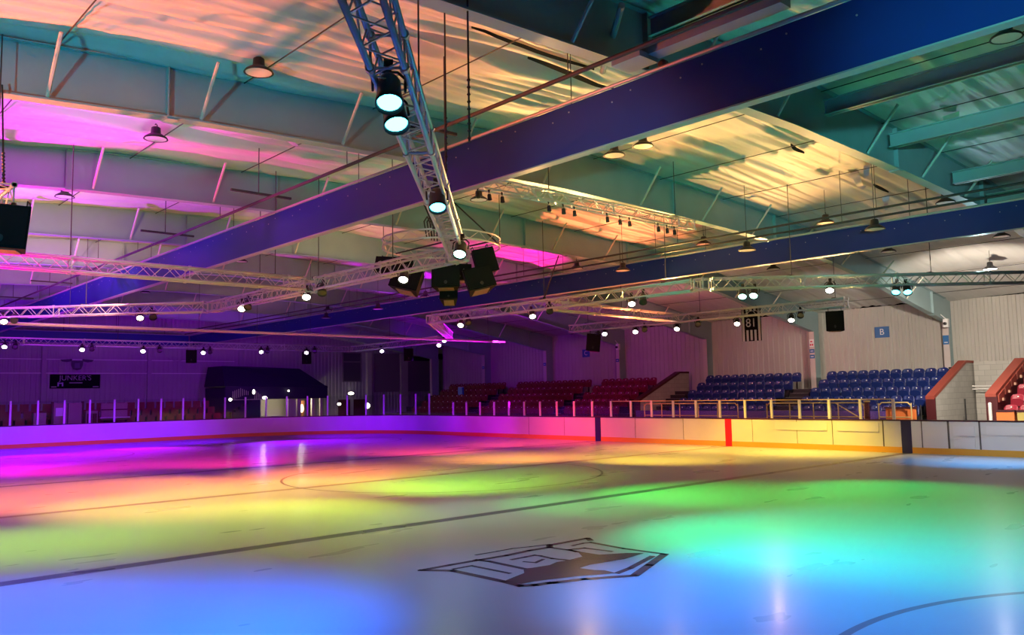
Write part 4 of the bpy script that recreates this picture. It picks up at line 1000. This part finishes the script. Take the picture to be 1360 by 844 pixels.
plate_sign('B', 16.88, 4.76, .66, .5, 'blue plate with white letter B on the pale wall')
plate_sign('C', 35.3, 4.68, .6, .48, 'dim blue plate with letter C on the purple wall')
t = thing('player_banner', 'black and white striped banner with number 81', 'banner', (27.95, 17.27, 4.08))
MB().box((0, -.41, 0), (.02, .41, 1.28)).build('cloth', M_SIGNBLACK, t)
m = MB()
for k in range(5):
    y = -.34 + .17 * k; lo, hi = (0, .42) if k in (1, 2, 3) else (0, 1.3)
    m.box((-.012, y - .045, lo + (.03 if k == 2 else 0)), (-.001, y + .045, hi)); m.box((-.012, y - .045, 1.13), (-.001, y + .045, 1.3))
m.box((-.012, .13, .92), (-.001, .21, 1.1)).build('stripe', M_WHITE, t)
text(t, '81', .46, (-.012, 0, .68), ROT_R, M_WHITE, 'number')
for s in (-.3, .3): MB().tube((.01, s, 1.28), (-.15, s, 1.34), .008, 5).build('hanging_cord', M_WIRE, t)
# small plates on columns
for k, lb in ((0, 'small blue plate on the column at the right near the red coping'), (1, 'upper blue plate on the column left of the B sign'), (3, 'tiny blue plate on the column right of the C sign'), (4, 'tiny blue plate on the column left of the C sign'), (5, 'tiny blue plate on the furthest column')):
    yy = YF0 + SF * k; t = thing('column_plate', lb, 'plate', (37.56, yy, 4.1 if k != 1 else 4.04), 'blue plates on the columns')
    MB().box((0, -.12, -.09), (.02, .12, .09) if k else (.02, .12, .3)).build('plate', M_SIGNBLUE, t); MB().box((-.004, -.07, -.02), (0, .07, .01)).build('lettering', M_WHITE, t)
t = thing('column_plate', 'lower blue plate on the column left of the B sign', 'plate', (37.56, YF0 + SF, 3.77), 'blue plates on the columns'); MB().box((0, -.12, -.09), (.02, .12, .09)).build('plate', M_SIGNBLUE, t); MB().box((-.004, -.07, -.02), (0, .07, .01)).build('lettering', M_WHITE, t)
t = thing('warning_sticker', 'white sticker with red marks above the column plates', 'sticker', (37.56, YF0 + SF, 4.42)); MB().box((.004, -.12, -.18), (.02, .12, .18)).build('sheet', M_WHITE, t); MB().box((0, -.08, -.13), (.005, -.01, -.04)).box((0, .02, -.13), (.005, .09, -.04)).box((0, -.04, .04), (.005, .06, .1)).build('mark', M_REDP, t)
for k, lb in ((0, 'white security camera on the nearest right column knee'), (3, 'white security camera on a purple column knee')):
    yy = YF0 + SF * k; t = thing('security_camera', lb, 'camera', (36.9 if k == 0 else 37.3, yy - .3, 4.95), 'security cameras on the columns')
    MB().box((-.08, -.1, -.25), (.08, .1, .1)).build('housing', M_WHITE, t); MB().lathe([(.06, 0), (.06, .1)], 12, Matrix.Translation((-.08, 0, -.1)) @ Matrix.Rotation(-PI/2, 4, 'Y')).build('lens_tube', M_BLACK, t); MB().tube((0, 0, .1), (0, .2, .3), .02, 6).build('bracket', M_WHITE, t)
# end wall sign
t = thing('wall_sign', "black sign board reading JUNKER'S on the purple end wall", 'sign', (14.78, WALL_E - .12, 3.52))
MB().box((-1.42, 0, -.43), (1.42, .05, .43)).build('board', M_SIGNBLACK, t)
text(t, "JUNKER'S", .44, (0, -.006, .20), ROT_E, mat('sign_outline', (.30, .24, .36), .4))
m = MB().box((-1.0, -.008, -.30), (-.92, 0, -.06)).box((-.76, -.008, -.30), (-.68, 0, -.06)).box((-.92, -.008, -.15), (-.76, 0, -.08)); m.build('emblem', mat('sign_lilac', (.4, .3, .6), .4), t)
MB().box((-.35, -.008, -.12), (.4, 0, -.06)).build('small_print', mat('sign_outline', (.3, .24, .36)), t); MB().box((-1.35, -.008, -.37), (-1.05, 0, -.3)).build('small_print', mat('sign_outline', (.3, .24, .36)), t); MB().box((1.0, -.008, -.37), (1.35, 0, -.3)).build('small_print', mat('sign_outline', (.3, .24, .36)), t)
t = thing('wall_crest', 'dark winged crest above the black sign board', 'crest', (14.85, WALL_E - .1, 4.4))
M_CREST = mat('crest_dark', (.05, .03, .08), .5)
MB().prism([(-.34, .40), (.34, .40), (.32, .1), (.22, -.14), (0, -.2), (-.22, -.14), (-.32, .1)], 1, -.04, .02).build('shield', M_CREST, t)
for s in (-1, 1): MB().prism([(s*.30, .50), (s*.95, .46), (s*.85, .34), (s*.6, .30), (s*.3, .36)], 1, -.035, .02).build('wing', M_CREST, t)
MB().box((-.14, -.055, -.05), (.14, -.04, .25)).build('centre_panel', mat('crest_mid', (.12, .08, .2), .5), t)
t = thing('wall_ring', 'large faint ring emblem on the end wall right of the crest', 'emblem', (21.0, WALL_E - .1, 5.75))
m = MB(); n = 36
for r, w in ((.9, .05), (.6, .03)):
    for i in range(n):
        a0 = 2*PI*i/n; a1 = 2*PI*(i+1)/n; m.tube((r*math.cos(a0), 0, r*math.sin(a0)), (r*math.cos(a1), 0, r*math.sin(a1)), w*.5, 5)
m.build('ring', M_EWALL, t); MB().box((-.5, -.02, -.08), (.5, .02, .08)).build('bar', M_EWALL, t)

# ------------------------------------------------------------------ far end stand
t0, y_ = 50.2, 0
for r in range(3):
    tag(MB().box((2, 50.6 + .9 * r, -.06), (22.4, 50.6 + .9 * (r + 1) + (3 - r) * 0, .55 + .38 * r)).build('floor_end_tier_%d' % (r + 1), M_TIER), kind='structure')
ES = thing('bench_seat', 'x', 'seat')
MB().box((-.22, .16, .36), (.22, .22, .86)).build('backrest', M_REDSEAT, ES); MB().box((-.2, -.2, .36), (.2, .16, .42)).build('seat_pan', M_REDSEAT, ES); MB().box((-.03, -.02, 0), (.03, .12, .36)).build('pedestal', M_BLACK, ES)
u = False
for r in range(3):
    for k in range(22):
        o = copy_tree(ES) if u else ES; u = True
        o.location = (9.6 + .57 * k, 51.1 + .9 * r, .55 + .38 * r)
        tag(o, 'dark red seat behind the far end glass, %s row, %s from the left' % (['front', 'middle', 'back'][r], ORD[k]), 'seat', 'dark red seats behind the far end glass')
def boxy(name, lb, cat, lo, hi, m, parts=()):
    t = thing(name, lb, cat, ((lo[0]+hi[0])/2, (lo[1]+hi[1])/2, lo[2])); c = Vector(t.location)
    MB().box(Vector(lo) - c, Vector(hi) - c).build('body', m, t)
    for nm, a, b, mm_ in parts: MB().box(Vector(a) - c, Vector(b) - c).build(nm, mm_, t)
    return t
M_BEIGE = mat('beige_paint', (.34, .26, .19), .6)
boxy('double_door', 'dim beige double door behind far left glass', 'door', (12.1, 50.2, 0), (13.5, 50.3, 2.2), M_BEIGE, [('frame', (12.0, 50.18, 0), (12.1, 50.32, 2.28), M_MAROON), ('frame', (13.5, 50.18, 0), (13.6, 50.32, 2.28), M_MAROON), ('gap', (12.78, 50.17, 0), (12.82, 50.2, 2.2), M_BLACK), ('notice', (12.2, 50.17, 1.5), (12.6, 50.2, 1.95), M_WHITE)])
boxy('counter_hatch', 'dim beige hatch with counter behind far left glass', 'hatch', (14.5, 50.2, 1.2), (15.9, 50.35, 2.15), M_BEIGE, [('counter', (14.4, 50.0, 1.3), (16.0, 50.2, 1.38), M_CREAM), ('shutter_slot', (14.5, 50.18, 1.75), (15.9, 50.2, 1.82), M_MAROON)])
boxy('side_table', 'low beige cabinet behind glass, left of the hatch', 'cabinet', (13.7, 50.1, 0), (14.3, 50.4, 1.75), M_BEIGE, [('door', (13.75, 50.08, .3), (13.98, 50.1, 1.6), M_MAROON), ('door', (14.02, 50.08, .3), (14.25, 50.1, 1.6), M_MAROON)])
boxy('equipment_cart', 'small grey cart behind the leftmost glass panels', 'cart', (11.1, 50.0, .5), (11.7, 50.4, 1.7), M_BEIGE, [('shelf', (11.08, 49.95, 1.0), (11.72, 50.0, 1.1), M_CREAM), ('handle', (11.7, 50.1, 1.5), (11.85, 50.3, 1.55), M_BLACK)])

# kiosk with hipped dark canopy
k = thing('refreshment_kiosk', 'dark hip-roofed kiosk with lit counter at the far end', 'kiosk', (26.6, 53.0, 0))
MB().add([(-3.8, 0, 3.1), (3.8, 0, 2.95), (3.8, 3.4, 2.95), (-3.8, 3.4, 3.1), (-3.6, .9, 4.45), (-1.6, .9, 4.42), (-1.4, .9, 4.3), (2.0, .9, 4.3), (2.0, 3.3, 4.3), (-3.6, 3.3, 4.45)],
         [(0, 1, 7, 6, 5, 4), (1, 2, 8, 7), (2, 3, 9, 8), (3, 0, 4, 9), (4, 5, 6, 7, 8, 9), (3, 2, 1, 0)]).build('roof', M_KIOSK, k)
MB().box((-3.7, .05, 2.2), (3.75, .2, 3.08)).build('fascia', M_KIOSK, k)
MB().box((-3.7, 3.2, 0), (3.75, 3.35, 3)).build('back_wall', M_CREAM, k); MB().box((-3.75, .1, 0), (-3.65, 3.3, 3.0)).build('side_wall', M_KIOSK, k)
MB().box((-3.7, .1, 0), (-1.6, .3, 2.2)).build('front_wall', M_KIOSK, k)
for x in (-1.35, .85, 1.6, 2.65, 3.3): MB().box((x - .1, .1, 0), (x + .1, .28, 2.2)).build('pillar', M_CREAM, k)
MB().box((-1.6, .3, 0), (.8, .5, 1.05)).build('counter', M_CREAM, k)
MB().box((1.0, .32, .3), (1.55, .36, 2.15)).build('wall_panel', M_CREAM, k)
d = MB().box((1.95, 1.2, 0), (2.55, 1.25, 2.05)).build('door', M_DOORWOOD, k); MB().lathe([(.15, 0), (.15, .01)], 16, Matrix.Translation((2.35, 1.19, 1.5)) @ Matrix.Scale(2, 4, (0, 0, 1)) @ Matrix.Rotation(PI/2, 4, 'X')).build('door_window', mat('warm_pane', (1, .9, .6), .4, emit=2.5, ecol=(1, .85, .5)), d)
text(k, 'CAFE', .01, (0, .04, 2.6), ROT_E, M_KIOSK) if False else None
l = bpy.data.lights.new('kiosk_lamp', 'POINT'); l.energy = 70; l.color = (1, .9, .68); l.shadow_soft_size = .1; o = bpy.data.objects.new('kiosk_light', l); COL.objects.link(o); o.location = (26.2, 54.2, 1.95)
l = bpy.data.lights.new('kiosk_lamp', 'POINT'); l.energy = 60; l.color = (1, .9, .68); l.shadow_soft_size = .1; o = bpy.data.objects.new('kiosk_light', l); COL.objects.link(o); o.location = (28.6, 53.6, 1.95)
t = thing('staircase', 'pale balustrade stair at the left of dark kiosk', 'stairs', (23.5, 52.6, 0))
for s in range(7): MB().box((s * .28 - .4, 0, .0), (s * .28 - .12, .3, 1.4 + .17 * s) if s < 7 else (0, 0, 0)).build('step', M_KIOSK, t)
for s in range(9): MB().tube((-.35 + .13 * s, -.05, 2.2 + .05 * min(s, 6)), (-.35 + .13 * s, -.05, 2.75 - (0 if s < 5 else .05 * (s - 4)) + .05 * min(s, 4)), .018, 5).build('baluster', M_CREAM, t)
for s in range(5): MB().tube((1.15 + .12 * s, -.05, 2.2), (1.15 + .12 * s, -.05, 2.85 - .1 * s), .018, 5).build('baluster', M_CREAM, t)
MB().tube((-.4, -.05, 2.2), (1.7, -.05, 2.2), .02, 5).build('bottom_rail', M_CREAM, t)
E_WARM = mat('lamp_glow', (1, .95, .8), .4, emit=9, ecol=(1, .93, .75))
def bulk(x, y, z, w, h, lb):
    t = thing('bulkhead_light', lb, 'light', (x, y, z)); MB().lathe([(.5, 0), (.46, .5), (.3, .8)], 14, Matrix.Diagonal((w, .12, h, 1)) @ Matrix.Rotation(PI/2, 4, 'X')).build('diffuser', E_WARM, t, True); MB().box((-w*.55, .0, -h*.55), (w*.55, .05, h*.55)).build('back_plate', M_BLACK, t)
bulk(34.3, 56.4, 2.52, .5, .22, 'oval glowing light above the maroon doors'); bulk(33.2, 56.3, 1.72, .3, .2, 'small oval light left of the maroon doors'); bulk(34.9, 55.0, 1.55, .4, .42, 'round glowing light in front of the maroon doors')
bulk(25.55, 52.95, 2.3, .34, .2, 'oval light hanging on front of kiosk counter'); bulk(22.95, 52.5, 2.22, .2, .2, 'tiny lamp at the left corner of the kiosk stairs'); bulk(24.5, 52.4, 2.7, .16, .3, 'tiny lamp beside the kiosk stair balustrade'); bulk(27.3, 53.0, 2.75, .12, .12, 'tiny white lamp on the kiosk fascia')
# foyer wall panels and doors
t = thing('foyer_window', 'dark two-pane window on the purple far wall', 'window', (34.45, WALL_E - .1, 3.4)); MB().box((-.85, 0, 0), (.85, .05, 2.3)).build('frame', M_DIM, t)
MB().box((-.75, -.02, .08), (.75, 0, 1.5)).build('pane', M_DARKGLASS, t); MB().box((-.75, -.02, 1.62), (.75, 0, 2.22)).build('pane', M_DARKGLASS, t)
t = thing('foyer_doors', 'pair of dark maroon doors under the far window', 'door', (34.45, WALL_E - .1, 0)); MB().box((-1.2, 0, 0), (-.15, .06, 2.05)).build('leaf', M_MAROON, t); MB().box((.15, 0, 0), (1.2, .06, 2.05)).build('leaf', M_MAROON, t); MB().box((-1.35, .02, 0), (1.35, .07, 2.15)).build('frame', M_EWALL, t)
for i, (a, b) in enumerate(((35.75, 36.15), (38.95, 39.6))):
    tag(MB().box((a, WALL_E - .3, 0), (b, WALL_E - .05, 5.7)).build('trim_%d' % (i + 12), M_WALL), kind='structure')
tag(MB().box((36.5, WALL_E - .12, 2.6), (38.85, WALL_E - .05, 5.65)).build('trim_20', M_DIM), 'dark recessed panel between far pilasters', None, kind='structure'); tag(MB().box((39.7, WALL_E - .12, 2.6), (42.2, WALL_E - .05, 5.2)).build('trim_21', M_DIM), kind='structure')
boxy('roller_shutter_box', 'black shutter box on far wall right of the pilasters', 'box', (39.7, 56.0, 5.1), (42.2, 56.45, 5.45), M_BLACK, [('slat', (39.75, 55.98, 5.1), (42.15, 56.0, 5.15), M_KIOSK)])
boxy('stair_block', 'dark stepped block at the foot of the far red seats', 'stairs', (39.0, 51.0, 0), (41.6, 52.6, 2.6), M_TIER, [('step', (38.4, 51.1, 0), (39.0, 52.5, 1.9), M_TIER), ('step', (37.8, 51.1, 0), (38.4, 52.5, 1.3), M_TIER)])
t = thing('blue_cover', 'blue cloth cover hanging among the far red seats', 'cover', (35.4, 44.2, 1.75))
MB().box((-.08, -.22, 0), (.08, .22, 1.0)).build('cloth', M_SIGNBLUE, t); MB().tube((0, -.26, 1.02), (0, .26, 1.02), .02, 6).build('rail', M_POST, t)
#LATE

# ------------------------------------------------------------------ render look
w = bpy.data.worlds.new('world'); SC.world = w; w.use_nodes = True; w.node_tree.nodes['Background'].inputs[0].default_value = (0, 0, 0, 1)
SC.view_settings.view_transform = 'Standard'; SC.view_settings.look = 'None'; SC.view_settings.gamma = 1; SC.view_settings.exposure = 0
SC.view_settings.use_curve_mapping = False
SC.cycles.use_denoising = True
SC.cycles.max_bounces = 8; SC.cycles.diffuse_bounces = 1; SC.cycles.glossy_bounces = 4; SC.cycles.transparent_max_bounces = 12
SC.cycles.sample_clamp_indirect = 4.0
